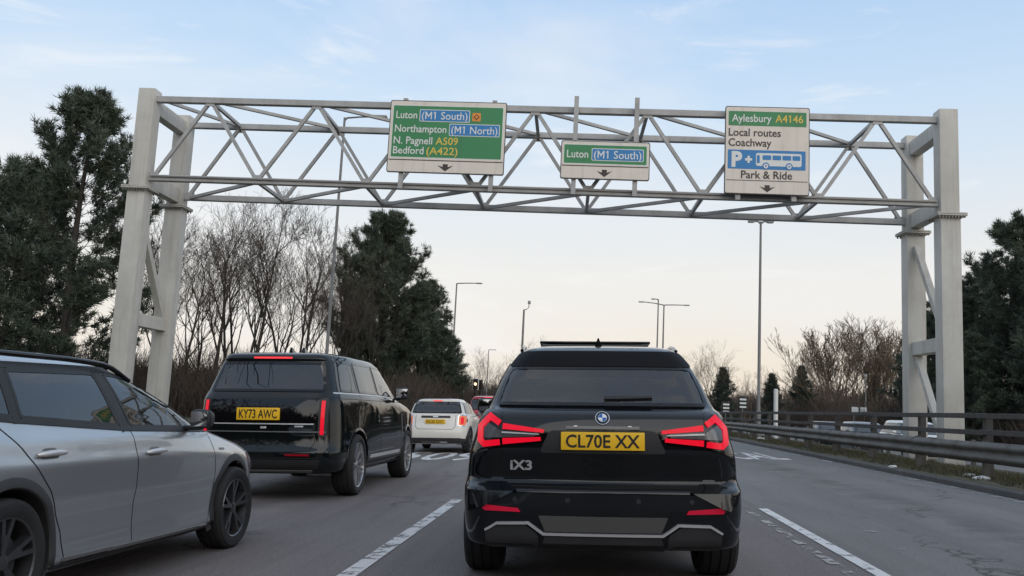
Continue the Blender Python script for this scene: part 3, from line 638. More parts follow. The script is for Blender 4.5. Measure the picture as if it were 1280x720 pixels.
# ---- grey estate at the left edge -------------------------------------------------
def build_grey_estate():
    lv = [(.14, .24, 4.28, .22, .84, .20, .20, .34, .96, .90), (.04, .32, 4.38, .30, .902, .27, .22, .36, .95, .88), (.0, .46, 4.43, .42, .893, .38, .24, .38, .95, .85), (.01, .58, 4.44, .54, .895, .50, .24, .40, .95, .83),
          (.04, .68, 4.42, .64, .912, .62, .24, .42, .945, .82), (.07, .80, 4.34, .73, .915, .78, .24, .42, .94, .82), (.09, .90, 4.16, .81, .90, .86, .23, .42, .935, .84), (.12, .97, 3.80, .885, .885, .925, .22, .38, .93, .88), (.17, 1.03, 3.38, .965, .86, .97, .20, .30, .925, .92),
          (.22, 1.06, 3.22, 1.005, .845, .995, .18, .26, .92, .93), (.33, 1.20, 2.80, 1.17, .775, 1.16, .15, .20, .92, .94), (.43, 1.34, 2.42, 1.31, .70, 1.31, .14, .18, .92, .93), (.40, 1.375, 2.28, 1.355, .67, 1.352, .13, .17, .92, .93),
          (.42, 1.41, 2.1, 1.40, .61, 1.395, .12, .16, .93, .94), (.8, 1.445, 1.9, 1.442, .48, 1.438, .12, .14, .95, .95), (1.3, 1.462, 1.7, 1.46, .2, 1.46, .05, .05, 1, 1)]
    c = Car('estate_car', 'silver-grey estate car with black roof rails, cut off by the left edge of the picture', 'car', -3.87, 3.64, -.042, lv, M_greypaint, (.87, 3.60), .012, nside=110)
    for y in (.87, 3.60):
        c.wheel(y, .325, .918, .225, (5, .17, .040), pmat('machined_dark_alloy', (.14, .14, .145), .3, .85), .232)
        c.arch(y, .365, .055, M_cladding, .335, .20)
    def sw(ax):
        c.window([(.42, 1.09), (.95, 1.055), (.95, 1.325), (.60, 1.30)], ax, M_glass_mid, .022, r=.035, frame_mat=M_plastic); c.window([(1.0, 1.052), (1.93, .995), (1.84, 1.345), (1.0, 1.33)], ax, M_glass_mid, .022, r=.035, frame_mat=M_plastic)
        c.window([(2.05, .988), (3.08, .965), (2.98, 1.035), (2.50, 1.258), (2.28, 1.335), (1.95, 1.345)], ax, glass('light_glass', (.72, .76, .76)), .022, r=.05, frame_mat=M_plastic)
        c.strip('window_trim', [(.36, 1.09), (1.0, 1.042), (2.0, .983), (3.16, .954)], .024, ax, M_plastic, .006)
        c.strip('window_trim', [(.42, 1.11), (.60, 1.315), (1.0, 1.348), (1.9, 1.363), (2.30, 1.352), (2.54, 1.262), (3.02, 1.035), (3.15, .955)], .036, ax, M_plastic, .006)
        c.strip('pillar_cover', [(1.99, .975), (1.895, 1.36)], .10, ax, M_plastic, .005); c.strip('pillar_cover', [(.975, 1.03), (.975, 1.35)], .06, ax, M_plastic, .005)
        c.strip('door_seam', [(2.03, .97), (2.06, .75), (2.06, .27)], .007, ax, M_seam, .001); c.strip('door_seam', [(3.16, .95), (3.21, .70), (3.22, .48), (3.14, .27)], .007, ax, M_seam, .001)
        c.strip('door_seam', [(.80, 1.03), (.95, .90), (1.18, .66), (1.32, .42), (1.36, .27)], .008, ax, M_seam, .001); c.strip('door_seam', [(1.36, .27), (3.14, .25)], .010, ax, M_seam, .001)
        c.strip('sill', [(1.28, .215), (3.20, .20)], .075, ax, M_cladding, .012, .02); c.strip('sill_trim', [(1.34, .268), (3.12, .250)], .014, ax, M_greytrim, .016, .016)
        for y, z in ((1.06, .865), (2.16, .832)):
            pk = c.patch('handle_recess', rounded([(y+.03, z-.030), (y+.19, z-.030), (y+.17, z+.030), (y+.05, z+.030)], .03), ax, M_gloss if False else M_greytrim, .002, .008, .03)
            g = 1 if ax == 'S+' else -1; q, _ = c.hit(ax, y+.11, z)
            hd = tube('door_handle', [(q.x+g*o, y+yy, z+zz) for yy, o, zz in ((0, .004, -.004), (.02, .024, 0), (.08, .036, .004), (.15, .036, .005), (.21, .026, .004), (.235, .004, 0))], [.008, .015, .017, .017, .015, .008], M_satin, c.root, 10)
        c.patch('side_badge', [(3.30, .80), (3.40, .797), (3.40, .812), (3.30, .815)], ax, M_greytrim, .004, .006, .05)
        c.patch('head_light', rounded([(3.98, .62), (4.22, .60), (4.28, .68), (4.10, .755), (3.90, .765)], .03), ax, pmat('clear_lamp', (.35, .30, .32), .12, .4, 1, .02), .006, .02, .04)
        c.strip('lower_bumper_trim', [(3.97, .24), (4.20, .26), (4.36, .30)], .07, ax, M_cladding, .008)
    c.sides(sw)
    c.window([(-.66, 1.02), (.66, 1.02), (.56, 1.33), (-.56, 1.33)], 'F', glass('light_glass', (.72, .76, .76)), .05, 'windscreen'); c.window([(-.62, 1.08), (.62, 1.08), (.55, 1.33), (-.55, 1.33)], 'R', M_glass_tint, .04, 'rear_window')
    for g in (1, -1):
        f = (lambda p: p) if g < 0 else mirx
        c.patch('tail_light', rounded(f([(-.83, .76), (-.50, .80), (-.52, .92), (-.82, .94)]), .02), 'R', M_taildim, .006, .02, .05)
        pts = []
        for i in range(17):
            y = .52+i*.112; q, _ = c.hit('T', g*.655, y); pts.append(q+Vector((0, 0, .008+.042*min(1, min(i, 16-i)/2.5))))
        tube('roof_rail', pts, [.018]*17, M_gloss, c.root, 8)
    c.plate('R', 0, .62, .52, .111, '', M_plate_y)
    c.strip('bonnet_seam', [(-.74, 3.25), (-.70, 3.6), (-.62, 4.05)], .008, 'T', M_seam, .001); c.strip('bonnet_seam', [(.74, 3.25), (.70, 3.6), (.62, 4.05)], .008, 'T', M_seam, .001)
    c.mirror(2.80, 1.045, .90, M_plastic, .165, .15, .15)
    c.seats([(1.05, 3, 1.15), (1.95, 2, 1.20)], .45)
    box('dashboard', (0, 2.95, .88), (1.35, .3, .14), M_interior, c.root, .04)
    V, Fc = lathe_vf([(0, .165), (.018, .18), (0, .195), (-.018, .18), (0, .165)], 24)
    st = mesh_obj('steering_wheel', [(.37+y_*.98, 2.62+x+z*.3, .96+z) for x, y_, z in V], Fc, M_plastic, c.root, True)
    c.finish()

# ---- small off-white hatchback -----------------------------------------------------
def build_white_hatch():
    lv = [(*q[:6], q[6]*1.55, q[7]*1.2, q[8]-.035, q[9]-.02) for q in hatch_levels(3.84, 1.727, 1.414, .96)]
    c = Car('hatchback', 'small off-white hatchback with round orange-red tail lamps ahead of the tall SUV', 'car', -3.84, 22.75, 0, lv, M_whitepaint, (.62, 3.12), .02, nside=70)
    for y in (.62, 3.12): c.wheel(y, .31, .86, .205, (5, .16, .04), M_rimdark, .22); c.arch(y, .345, .05, M_cladding, .315, .22)
    c.window([(-.66, 1.02), (.66, 1.02), (.57, 1.325), (-.57, 1.325)], 'R', M_glass_tint, .03, 'rear_window'); c.window([(-.64, 1.0), (.64, 1.0), (.55, 1.32), (-.55, 1.32)], 'F', M_glass, .05, 'windscreen')
    def sw(ax):
        c.window([(.45, 1.02), (1.30, .99), (1.30, 1.31), (.58, 1.31)], ax, M_glass_tint, .03); c.window([(1.36, .99), (2.6, .97), (2.1, 1.27), (1.95, 1.315), (1.36, 1.315)], ax, M_glass, .03)
        c.strip('door_seam', [(1.33, .97), (1.33, .30)], .008, ax, M_seam, .001); c.strip('sill', [(.98, .25), (2.76, .25)], .10, ax, M_cladding, .008)
        c.strip('window_trim', [(.40, .99), (1.33, .96), (2.68, .945)], .02, ax, M_satin, .004)
    c.sides(sw)
    c.patch('brake_light', rounded([(-.12, 1.335), (.12, 1.335), (.12, 1.36), (-.12, 1.36)], .006), 'R', M_brake, .005, .012, .05)
    for g in (1, -1):
        f = (lambda p: p) if g < 0 else mirx
        rim = c.patch('tail_light', rounded(f([(-.78, .70), (-.58, .70), (-.58, .97), (-.78, .97)]), .07), 'R', M_orange, .010, .02, .04)
        c.frame('chrome_ring', rounded(f([(-.79, .69), (-.57, .69), (-.57, .98), (-.79, .98)]), .07), .022, 'R', M_chrome, .014, .02, rim)
        c.patch('light_band', rounded(f([(-.71, .75), (-.64, .75), (-.64, .92), (-.71, .92)]), .03), 'R', M_tailred, .014, .01, .05, rim)
    hb = c.patch('handle_bar', rounded([(-.38, .905), (.38, .905), (.38, .955), (-.38, .955)], .02), 'R', M_plastic, .014, .02, .05)
    c.patch('badge', rounded([(-.07, .915), (.07, .915), (.07, .945), (-.07, .945)], .012), 'R', M_satin, .018, .02, .05, hb)
    c.plate('R', 0, .815, .52, .111, 'KK20 DXY', M_plate_y)
    c.strip('tailgate_seam', [(-.52, .98), (-.52, .68), (-.44, .62), (.44, .62), (.52, .68), (.52, .98)], .010, 'R', M_seam, .001)
    c.patch('lower_bumper', [(-.68, .26), (-.80, .37), (-.62, .40), (.62, .40), (.80, .37), (.68, .26)], 'R', M_cladding, .008, .02, .05)
    c.strip('exhaust_trim', [(-.35, .30), (.35, .30)], .02, 'R', M_chrome, .012)
    c.mirror(2.25, 1.03, .84, M_whitepaint, .18, .14)
    c.seats([(1.0, 2, 1.18), (1.75, 2, 1.22)], .45, .34)
    c.finish()

def build_plain_car(name, label, cat, X, Y, paint, L=4.2, W=1.78, H=1.46, belt=.93, flip=False, group=None, z0=None, van=False, tilt=False):
    lv = hatch_levels(L, W, H, belt)
    c = Car(name, label, cat, X, Y, 0, lv, paint, (), 0, 4, 44, group, flip=flip, tilt=tilt, z0=z0)
    w = W/2; H_ = H-.10
    for y in (.78, L-.85): c.wheel(y, .32, w+.005, .21, (5, .16, .045), M_rimsilver, .22); c.arch(y, .36, .04, M_plastic, .325, .24)
    c.window([(-w*.74, belt+.10), (w*.74, belt+.10), (w*.64, H-.12), (-w*.64, H-.12)], 'R', M_glass_tint, .03, 'rear_window')
    c.window([(-w*.76, belt+.09), (w*.76, belt+.09), (w*.64, H-.12), (-w*.64, H-.12)], 'F', M_glass_tint, .03, 'windscreen')
    def sw(ax):
        c.window([(.42, belt+.10), (L*.44, belt+.06), (L*.44, H-.12), (.58, H-.12)], ax, M_glass_tint, .03); c.window([(L*.455, belt+.06), (L-1.36, belt+.06), (L-1.78, H-.17), (L-1.95, H-.12), (L*.455, H-.12)], ax, M_glass_tint, .03)
        c.strip('door_seam', [(L*.45, belt+.04), (L*.45, .3)], .01, ax, M_seam, .001)
    c.sides(sw)
    for g in (1, -1):
        f = (lambda p: p) if g < 0 else mirx
        c.patch('tail_light', rounded(f([(-w*.92, .74), (-w*.60, .78), (-w*.62, .90), (-w*.90, .94)]), .02), 'R', M_tailred, .006, .02, .05)
        c.patch('head_light', rounded(f([(-w*.86, .60), (-w*.46, .58), (-w*.50, .69), (-w*.84, .73)]), .02), 'F', M_headlamp, .006, .02, .05)
    c.patch('brake_light', [(-.15, H-.075), (.15, H-.075), (.15, H-.055), (-.15, H-.055)], 'R', M_brake, .004, .01, .05)
    c.patch('grille', rounded([(-w*.45, .32), (w*.45, .32), (w*.42, .52), (-w*.42, .52)], .03), 'F', M_plastic, .006, .02, .06)
    c.plate('R', 0, .66, .52, .111, '', M_plate_y); c.plate('F', 0, .42, .52, .111, '', M_plate_w)
    c.mirror(L-1.72, belt+.12, w-.02, paint, .17, .13)
    c.finish()

build_black_suv(); build_tall_suv(); build_grey_estate(); build_white_hatch()
# ------------------------------------------------------------------ ground, road, verges
def asphalt(name, c1, c2, c3, stripes=True):
    m = bpy.data.materials.new(name); m.use_nodes = True; n, l = m.node_tree.nodes, m.node_tree.links; p = n['Principled BSDF']
    tcn = n.new('ShaderNodeTexCoord')
    def nse(scale, det, vec=None, rough=.6):
        t = n.new('ShaderNodeTexNoise'); t.inputs['Scale'].default_value = scale; t.inputs['Detail'].default_value = det; t.inputs['Roughness'].default_value = rough
        l.new(vec or tcn.outputs['Object'], t.inputs['Vector']); return t.outputs[0]
    def rmp(v, a, b):
        r = n.new('ShaderNodeMapRange'); r.inputs['From Min'].default_value = a; r.inputs['From Max'].default_value = b; l.new(v, r.inputs['Value']); return r.outputs[0]
    def mix(f, a, b):
        x = n.new('ShaderNodeMix'); x.data_type = 'RGBA'; l.new(f, x.inputs['Factor'])
        for s_, v in (('A', a), ('B', b)):
            if isinstance(v, tuple): x.inputs[s_].default_value = (*v, 1)
            else: l.new(v, x.inputs[s_])
        return x.outputs['Result']
    mp_ = n.new('ShaderNodeMapping'); mp_.inputs['Scale'].default_value = (1.6, .07, 1); l.new(tcn.outputs['Object'], mp_.inputs[0])
    base = mix(rmp(nse(.35, 5), .35, .68), c1, c2)
    base = mix(rmp(nse(1.0, 3, mp_.outputs[0]), .42, .72), base, c3)           # long wheel tracks
    base = mix(rmp(nse(150, 2), .54, .72), base, tuple(min(1, c*2.0) for c in c2))   # pale aggregate
    base = mix(rmp(nse(110, 2), .56, .70), base, tuple(c*.35 for c in c1))
    # oil drips along the middle of each lane, sealed cracks
    sx_ = n.new('ShaderNodeSeparateXYZ'); l.new(tcn.outputs['Object'], sx_.inputs[0])
    for xc in (-3.7, .25, 3.95):
        mt = n.new('ShaderNodeMath'); mt.operation = 'SUBTRACT'; mt.inputs[1].default_value = xc; l.new(sx_.outputs['X'], mt.inputs[0])
        ab = n.new('ShaderNodeMath'); ab.operation = 'ABSOLUTE'; l.new(mt.outputs[0], ab.inputs[0])
        mr = n.new('ShaderNodeMapRange'); mr.inputs['From Min'].default_value = .55; mr.inputs['From Max'].default_value = .05; l.new(ab.outputs[0], mr.inputs['Value'])
        mu = n.new('ShaderNodeMath'); mu.operation = 'MULTIPLY'; l.new(mr.outputs[0], mu.inputs[0]); l.new(rmp(nse(1.7, 6), .40, .75), mu.inputs[1])
        base = mix(mu.outputs[0], base, tuple(c*.45 for c in c1))
    mpc = n.new('ShaderNodeMapping'); mpc.inputs['Scale'].default_value = (.42, .16, 1); l.new(tcn.outputs['Object'], mpc.inputs[0])
    wv = n.new('ShaderNodeTexVoronoi'); wv.feature = 'DISTANCE_TO_EDGE'; wv.inputs['Scale'].default_value = 1.0
    nd = n.new('ShaderNodeMix'); nd.data_type = 'VECTOR'; nd.inputs['Factor'].default_value = .22; l.new(mpc.outputs[0], nd.inputs['A'])
    tn_ = n.new('ShaderNodeTexNoise'); tn_.inputs['Scale'].default_value = 2.5; tn_.inputs['Detail'].default_value = 5; l.new(tcn.outputs['Object'], tn_.inputs['Vector']); l.new(tn_.outputs['Color'], nd.inputs['B']); l.new(nd.outputs['Result'], wv.inputs['Vector'])
    cm = n.new('ShaderNodeMath'); cm.operation = 'MULTIPLY'; l.new(rmp(wv.outputs['Distance'], .008, .003), cm.inputs[0]); l.new(rmp(nse(.5, 2), .45, .6), cm.inputs[1])
    base = mix(cm.outputs[0], base, tuple(c*.4 for c in c1))
    l.new(base, p.inputs['Base Color']); p.inputs['Roughness'].default_value = .8; p.inputs['Specular IOR Level'].default_value = .35
    b = n.new('ShaderNodeBump'); b.inputs['Strength'].default_value = .45; b.inputs['Distance'].default_value = .006; l.new(nse(95, 3), b.inputs['Height']); l.new(b.outputs[0], p.inputs['Normal'])
    return m
M_road = asphalt('old_asphalt', (.160, .139, .132), (.192, .168, .160), (.102, .089, .086))
M_road2 = asphalt('newer_asphalt', (.152, .146, .139), (.184, .177, .169), (.108, .104, .101))
def worn(name, col, lo, hi, scale=7, fine=45):
    m = bpy.data.materials.new(name); m.use_nodes = True; n, l = m.node_tree.nodes, m.node_tree.links; p = n['Principled BSDF']
    p.inputs['Base Color'].default_value = (*col, 1); p.inputs['Roughness'].default_value = .75
    tcn = n.new('ShaderNodeTexCoord'); t = n.new('ShaderNodeTexNoise'); t.inputs['Scale'].default_value = scale; t.inputs['Detail'].default_value = 9; t.inputs['Roughness'].default_value = .72
    l.new(tcn.outputs['Object'], t.inputs['Vector'])
    r = n.new('ShaderNodeMapRange'); r.inputs['From Min'].default_value = lo; r.inputs['From Max'].default_value = hi; l.new(t.outputs[0], r.inputs['Value'])
    l.new(r.outputs[0], p.inputs['Alpha']); return m
M_mark = worn('worn_white_paint', (.62, .60, .58), .40, .47); M_mark_old = worn('old_white_paint', (.40, .38, .365), .48, .56, 5); M_mark_ok = worn('white_paint', (.64, .63, .61), .36, .46, 6)
M_kerb = pmat('kerb_stone', (.10, .095, .09), .85, noise=(3, .8, (.06, .058, .055)), bump=(60, .3))
M_channel = pmat('kerb_channel', (.20, .195, .19), .85, noise=(1.5, .8, (.11, .105, .10)))
M_verge = pmat('verge_earth', (.088, .074, .050), .95, noise=(.9, .9, (.066, .068, .034)), bump=(14, .8, .05))
M_ground = pmat('rough_grass', (.060, .062, .032), .95, noise=(.15, .9, (.085, .072, .045)), bump=(5, .6, .1))
RL, RR_ = -5.75, 5.85
def sheet(name, x0, x1, y0, y1, dz, mat, parent=None, kind=None, zf=None, n=1):
    V, Fc = [], []
    for i in range(n+1):
        y = y0+(y1-y0)*i/n; V += [(x0, y, (zf(x0) if zf else CF*x0)+dz), (x1, y, (zf(x1) if zf else CF*x1)+dz)]
    for i in range(n): Fc.append((2*i, 2*i+1, 2*i+3, 2*i+2))
    o = mesh_obj(name, V, Fc, mat, parent)
    if kind: o['kind'] = kind
    return o
prof = [(-1500, -.15), (-40, -.15), (-7.5, -.10), (RL-.14, -.12), (RL-.12, -.5), (RR_+.12, -.3), (RR_+.14, .33), (6.6, .29), (8.5, .27), (9.9, .22), (10.4, -.26), (20.2, -.26), (20.8, .10), (30, .15), (1500, .15)]
ys = [-250, -60, -5, 40, 90, 160, 400, 3000]
V = [(x, y, z) for y in ys for x, z in prof]; k = len(prof)
Fc = [(i*k+j, i*k+j+1, (i+1)*k+j+1, (i+1)*k+j) for i in range(len(ys)-1) for j in range(k-1)]
ground = tag(mesh_obj('ground', V, Fc, M_ground), kind='structure')
sheet('road', RL, 2.08, -120, 320, 0, M_road, None, 'structure', n=8)
sheet('carriageway', 2.08, RR_, -120, 320, .001, M_road2, None, 'structure', n=8)
sheet('opposite_carriageway', 10.45, 20.15, -120, 320, 0, M_road2, None, 'structure', zf=lambda x: -.250)
# verge between kerb and barrier: a lumpy strip
nx, ny = 26, 260; V = []; rg = np.random.default_rng(3)
for j in range(ny+1):
    y = -5+ (j/ny)**1.5*110
    for i in range(nx+1):
        x = RR_+.13+i/nx*3.9; z = .325-.035*(x-RR_)*.8 + (.022*math.sin(x*3.1+y*.9)+rg.normal()*.012)*(1 if 1 <= i else 0)
        V.append((x, y, z))
Fc = [(j*(nx+1)+i, j*(nx+1)+i+1, (j+1)*(nx+1)+i+1, (j+1)*(nx+1)+i) for j in range(ny) for i in range(nx)]
verge = tag(mesh_obj('verge', V, Fc, M_verge, None, True), kind='structure')
for nm, x, g in (('kerb', RR_, 1), ('kerb', RL, -1)):
    z = CF*x; V = []; xs = (x, x+g*.005, x+g*.03, x+g*.13, x+g*.135)
    for y in (-120, 320): V += [(xs[0], y, z-.05), (xs[1], y, z+.075), (xs[2], y, z+.10), (xs[3], y, z+.10), (xs[4], y, z-.05)]
    Fc = [(j, j+1, j+6, j+5) for j in range(4)]
    tag(mesh_obj(nm, V, Fc, M_kerb), kind='structure')
sheet('edge_line', RR_-.20, RR_-.04, -20, 200, .006, worn('pale_edge', (.27, .26, .25), .42, .60, 3), None, 'structure', n=10)
# painted markings, each 4 mm above the asphalt
def mark(name, x0, x1, y0, y1, mat, dz=.006, n=10): return sheet(name, x0, x1, y0, y1, dz, mat, None, 'structure', n=n)
for i in range(8): mark('lane_mark', -1.645, -1.515, 5.2+9*i, 11.3+9*i, M_mark)
mark('lane_mark', -1.645, -1.515, -4, 2, M_mark)
for i in range(5): mark('lane_mark', 2.06, 2.17, 4.9+9*i, 10.95+9*i, M_mark_ok)
for i in range(4): mark('worn_line', 1.86, 1.945, 5.0+6.5*i, 10.8+6.5*i, M_mark_old)
for px, py, w_ in ((957, 613, .16), (1040, 649, .17), (1082, 665, .20), (1127, 687, .20), (945, 606, .12), (1145, 638, .08), (1185, 654, .10)):
    z = .1
    for _ in range(8):
        d = ray(px, py); p = d*((z-CAM_H)/d.z)+Vector((0, 0, CAM_H)); z = CF*p.x
    mark('scuff_mark', p.x-w_/2, p.x+w_/2, p.y-.02, p.y+.035, M_mark_old, .007, 1)
def road_text(s, x0, x1, y0, cap, mat):
    V, Fc = text_fit(s, x0, x1, y0, cap, .012)
    tag(mesh_obj('road_lettering', [(u, v, CF*u+.006) for u, v in V], Fc, mat), kind='structure')
road_text('A509', -5.50, -2.50, 19.95, 3.5, M_mark_ok); road_text('LOCAL', 2.75, 5.0, 22.4, 3.4, M_mark_ok)
# grass blades along the verge: one mass
def blades(name, n, fx, fy, zf, h, mat, seed):
    r = np.random.default_rng(seed); x = fx(r, n); y = fy(r, n); z = zf(x); a = r.uniform(0, 6.28, n); hh = h*r.uniform(.4, 1.2, n); w = .006+.008*r.random(n)
    b = np.column_stack([x, y, z]); s_ = np.column_stack([np.cos(a), np.sin(a), 0*a])*w[:, None]; lean = np.column_stack([r.normal(0, .4, n), r.normal(0, .4, n), np.ones(n)])*hh[:, None]
    V = np.stack([b-s_, b+s_, b+lean], 1).reshape(-1, 3); Fc = np.arange(3*n).reshape(-1, 3)
    return np_mesh(name, V, Fc, mat, None, np.repeat(r.random(n), 3))
M_grass = pmat('grass', (.052, .060, .026), .85, var=(.120, .098, .058))
tag(blades('grass', 90000, lambda r, n: RR_+.45+2.9*np.clip(.45+.22*r.normal(size=n), 0, 1), lambda r, n: 8+70*r.random(n)**1.7, lambda x: .325-.028*(x-RR_), .085, M_grass, 5), 'short patchy grass on the verge under the barrier', 'grass', kind='stuff')

# ------------------------------------------------------------------ barrier and fence
M_galv = pmat('galvanised', (.15, .148, .14), .6, .4, noise=(1.8, .9, (.085, .072, .060)), bump=(40, .1))
M_wood = pmat('weathered_timber', (.085, .078, .072), .85, noise=(5, .8, (.050, .046, .043)), bump=(40, .4))
M_steelpost = pmat('post_steel', (.13, .13, .12), .6, .5, noise=(4, .7, (.08, .075, .07)))
FX = 7.12
def vz(x): return .325-.028*(x-RR_)
def safety_barrier(x, y0, n, sp, face, label, zg, posts=True):
    e = empty('safety_barrier', (x, y0, zg), label, 'barrier')
    prof_ = [(0, .635), (.012, .63), (.03, .60), (.075, .575), (.08, .545), (.075, .515), (.03, .485), (.022, .455), (.03, .425), (.075, .395), (.08, .365), (.075, .335), (.03, .31), (.012, .28), (0, .275)]
    k = len(prof_); me = None
    for i in range(n):
        if me is None:
            V = [(-face*(a+.10), y, z) for y in (-.10, sp+.10) for a, z in prof_]
            V += [(-face*(a+.095), y, z) for y in (-.10, sp+.10) for a, z in prof_]
            Fc = [(j, j+1, k+j+1, k+j) for j in range(k-1)]+[(2*k+j, 3*k+j, 3*k+j+1, 2*k+j+1) for j in range(k-1)]
            b = mesh_obj('beam', V, Fc, M_galv, e, True, 60); me = b.data
        else: b = link('beam', me, None, e)
        b.location = (-face*.005*(i % 2), i*sp, .006*(i % 2))
    pm = None
    for i in range(n+1):
        if pm is None: p = box('post', (0, 0, .30), (.11, .06, .72), M_steelpost, e, .006, 1); pm = p.data; q = box('spacer', (-face*.062, 0, .455), (.065, .08, .28), M_steelpost, p); qm = q.data
        else: p = link('post', pm, None, e); q = link('spacer', qm, None, p)
        p.location = (0, i*sp, 0)
    return e
safety_barrier(FX-.14, 10.0, 28, 3.2, 1, 'grey steel safety barrier with double-wave beam along the right-hand kerb', vz(FX))
safety_barrier(9.75, 14.0, 22, 3.2, -1, 'steel safety barrier facing the opposite carriageway, behind the post-and-rail fence', .22)
fe = empty('post_and_rail_fence', (FX+.06, 10.0, vz(FX)), 'dark weathered post-and-rail fence rising just behind the steel barrier', 'fence')
pm = rm = None
for i in range(29):
    if pm is None: p = box('post', (0, 0, .46), (.13, .13, 1.30), M_wood, fe, .01, 1); pm = p.data
    else: p = link('post', pm, None, fe)
    p.location = (0, i*3.2+.35, 0); p.rotation_euler = (rnd.gauss(0, .008), rnd.gauss(0, .008), rnd.gauss(0, .05))
    if i < 28:
        for z, s_ in ((1.10, 1), (.80, .999), (.45, 1.001)):
            if rm is None: r = box('rail', (0, 0, 0), (.055, 3.34, .095), M_wood, fe, .008, 1); rm = r.data
            else: r = link('rail', rm, None, fe)
            r.location = (-.094+.004*(i % 2), i*3.2+1.95, z+rnd.gauss(0, .006)); r.rotation_euler = (rnd.gauss(0, .002), 0, 0)

# ------------------------------------------------------------------ gantry
M_gantry = pmat('gantry_paint', (.59, .57, .52), .55, 0, noise=(.9, .8, (.45, .43, .385)), bump=(25, .08))
def streaks(m, dark, amt):
    n, l = m.node_tree.nodes, m.node_tree.links; p = n['Principled BSDF']; src = p.inputs['Base Color'].links[0].from_socket
    tcn = n.new('ShaderNodeTexCoord'); mp_ = n.new('ShaderNodeMapping'); mp_.inputs['Scale'].default_value = (3.5, 3.5, .22); l.new(tcn.outputs['Object'], mp_.inputs[0])
    t = n.new('ShaderNodeTexNoise'); t.inputs['Scale'].default_value = 1.2; t.inputs['Detail'].default_value = 7; t.inputs['Roughness'].default_value = .7; l.new(mp_.outputs[0], t.inputs['Vector'])
    r = n.new('ShaderNodeMapRange'); r.inputs['From Min'].default_value = .50; r.inputs['From Max'].default_value = .72; r.inputs['To Max'].default_value = amt; l.new(t.outputs[0], r.inputs['Value'])
    mx = n.new('ShaderNodeMix'); mx.data_type = 'RGBA'; mx.inputs['B'].default_value = (*dark, 1); l.new(r.outputs[0], mx.inputs['Factor']); l.new(src, mx.inputs['A']); l.new(mx.outputs['Result'], p.inputs['Base Color'])
streaks(M_gantry, (.27, .24, .20), .45)
M_gsteel = pmat('gantry_steel', (.43, .425, .415), .5, .1, noise=(1.3, .8, (.28, .275, .265)))
M_bolt = pmat('bolt_steel', (.2, .19, .18), .5, .6)
GY, GXL, GXR, GYAW, GD, GZT, GZF = 23.006, -12.40, 9.052, .0226, 2.272, 9.25, 6.50
ge = empty('sign_gantry', (0, GY, 0), 'pale grey steel lattice sign gantry on four square legs spanning the road', 'gantry', rot=(0, 0, GYAW))
def G(x, y, z): return Vector((x, y, z))
TW = .50
for x, zg in ((GXL, -.25), (GXR, .10)):
    for y in (0, GD):
        zb = zg; top = GZT+.10
        lower = box('leg', (x, y, (zb+GZF)/2), (TW, .46, GZF-zb), M_gantry, ge, .02, 2)
        up = box('upper_leg', (x, y, (GZF+.07+top)/2), (TW-.03, .43, top-GZF-.07), M_gantry, ge, .02, 2)
        for dz in (-.002, .042): box('flange', (x, y, GZF+.015+dz), (.74, .70, .036), M_gantry, lower, .004, 1)
        V, Fc = [], []
        for i in range(9):
            for fx, fy in ((-.31+i*.0775, -.31), (-.31+i*.0775, .31)):
                v, f = box_vf((x+fx, y+fy, GZF+.015), (.036, .036, .14)); b = len(V); V += v; Fc += [tuple(q+b for q in g_) for g_ in f]
        mesh_obj('flange_bolts', V, Fc, M_bolt, lower)['kind'] = 'stuff'
        box('base_plate', (x, y, zb+.03), (.8, .75, .05), M_gantry, lower)
    for z, h in ((GZT-.30, .40), (GZF+.36, .42), (3.25 if x > 0 else 3.0, .36)): box('cross_beam', (x, GD/2, z), (.30, GD-.46, h), M_gantry, ge, .01, 1)
    zmid = 3.05
    bar('leg_brace', G(x, .24, .5 if x > 0 else 3.2), G(x, GD-.24, zmid if x > 0 else 5.9), .16, .16, M_gantry, ge) if x > 0 else bar('leg_brace', G(x, GD-.24, 3.2), G(x, .24, 5.7), .18, .18, M_gantry, ge)
    if x > 0: bar('leg_brace', G(x, .24, 3.5), G(x, GD-.24, 6.1), .16, .16, M_gantry, ge)
ZT, ZB = GZT-.16, GZF+.36
xl, xr = GXL+TW/2, GXR-TW/2
CH = .17
for y in (0, GD):
    for z in (ZT, ZB): bar('chord', G(xl-.02, y, z), G(xr+.02, y, z), CH, CH, M_gsteel, ge, bev=.012)
NP = 7; step = (xr-xl)/NP; D = .09
bn = [xl+.12]+[xl+step*i for i in range(1, NP)]+[xr-.12]; tn = [xl+step*(i+.5) for i in range(NP)]
for y in (0, GD):
    for i in range(NP):
        o = .05
        bar('diagonal', G(bn[i]+(.06 if i else 0), y, ZB+CH/2), G(tn[i]-.06, y, ZT-CH/2), D, D, M_gsteel, ge); bar('diagonal', G(tn[i]+.06, y, ZT-CH/2), G(bn[i+1]-(.06 if i < NP-1 else 0), y, ZB+CH/2), D, D, M_gsteel, ge)
for i in range(NP):
    bar('strut', G(tn[i], CH/2, ZT), G(tn[i], GD-CH/2, ZT), .09, .09, M_gsteel, ge)
    if i: bar('strut', G(bn[i], CH/2, ZB), G(bn[i], GD-CH/2, ZB), .09, .09, M_gsteel, ge)
    bar('plan_brace', G(bn[i]+.08, GD-CH/2, ZB-.02), G(bn[i+1]-.10, CH/2, ZB-.02), .085, .085, M_gsteel, ge)
    if i < NP-1: bar('plan_brace', G(tn[i]+.08, CH/2, ZT+.02), G(tn[i+1]-.1, GD-CH/2, ZT+.02), .085, .085, M_gsteel, ge)
    if i: bar('frame_brace', G(bn[i], .08, ZB+.05), G(bn[i]+.02, GD-.08, ZT-.05), .07, .07, M_gsteel, ge) if False else None
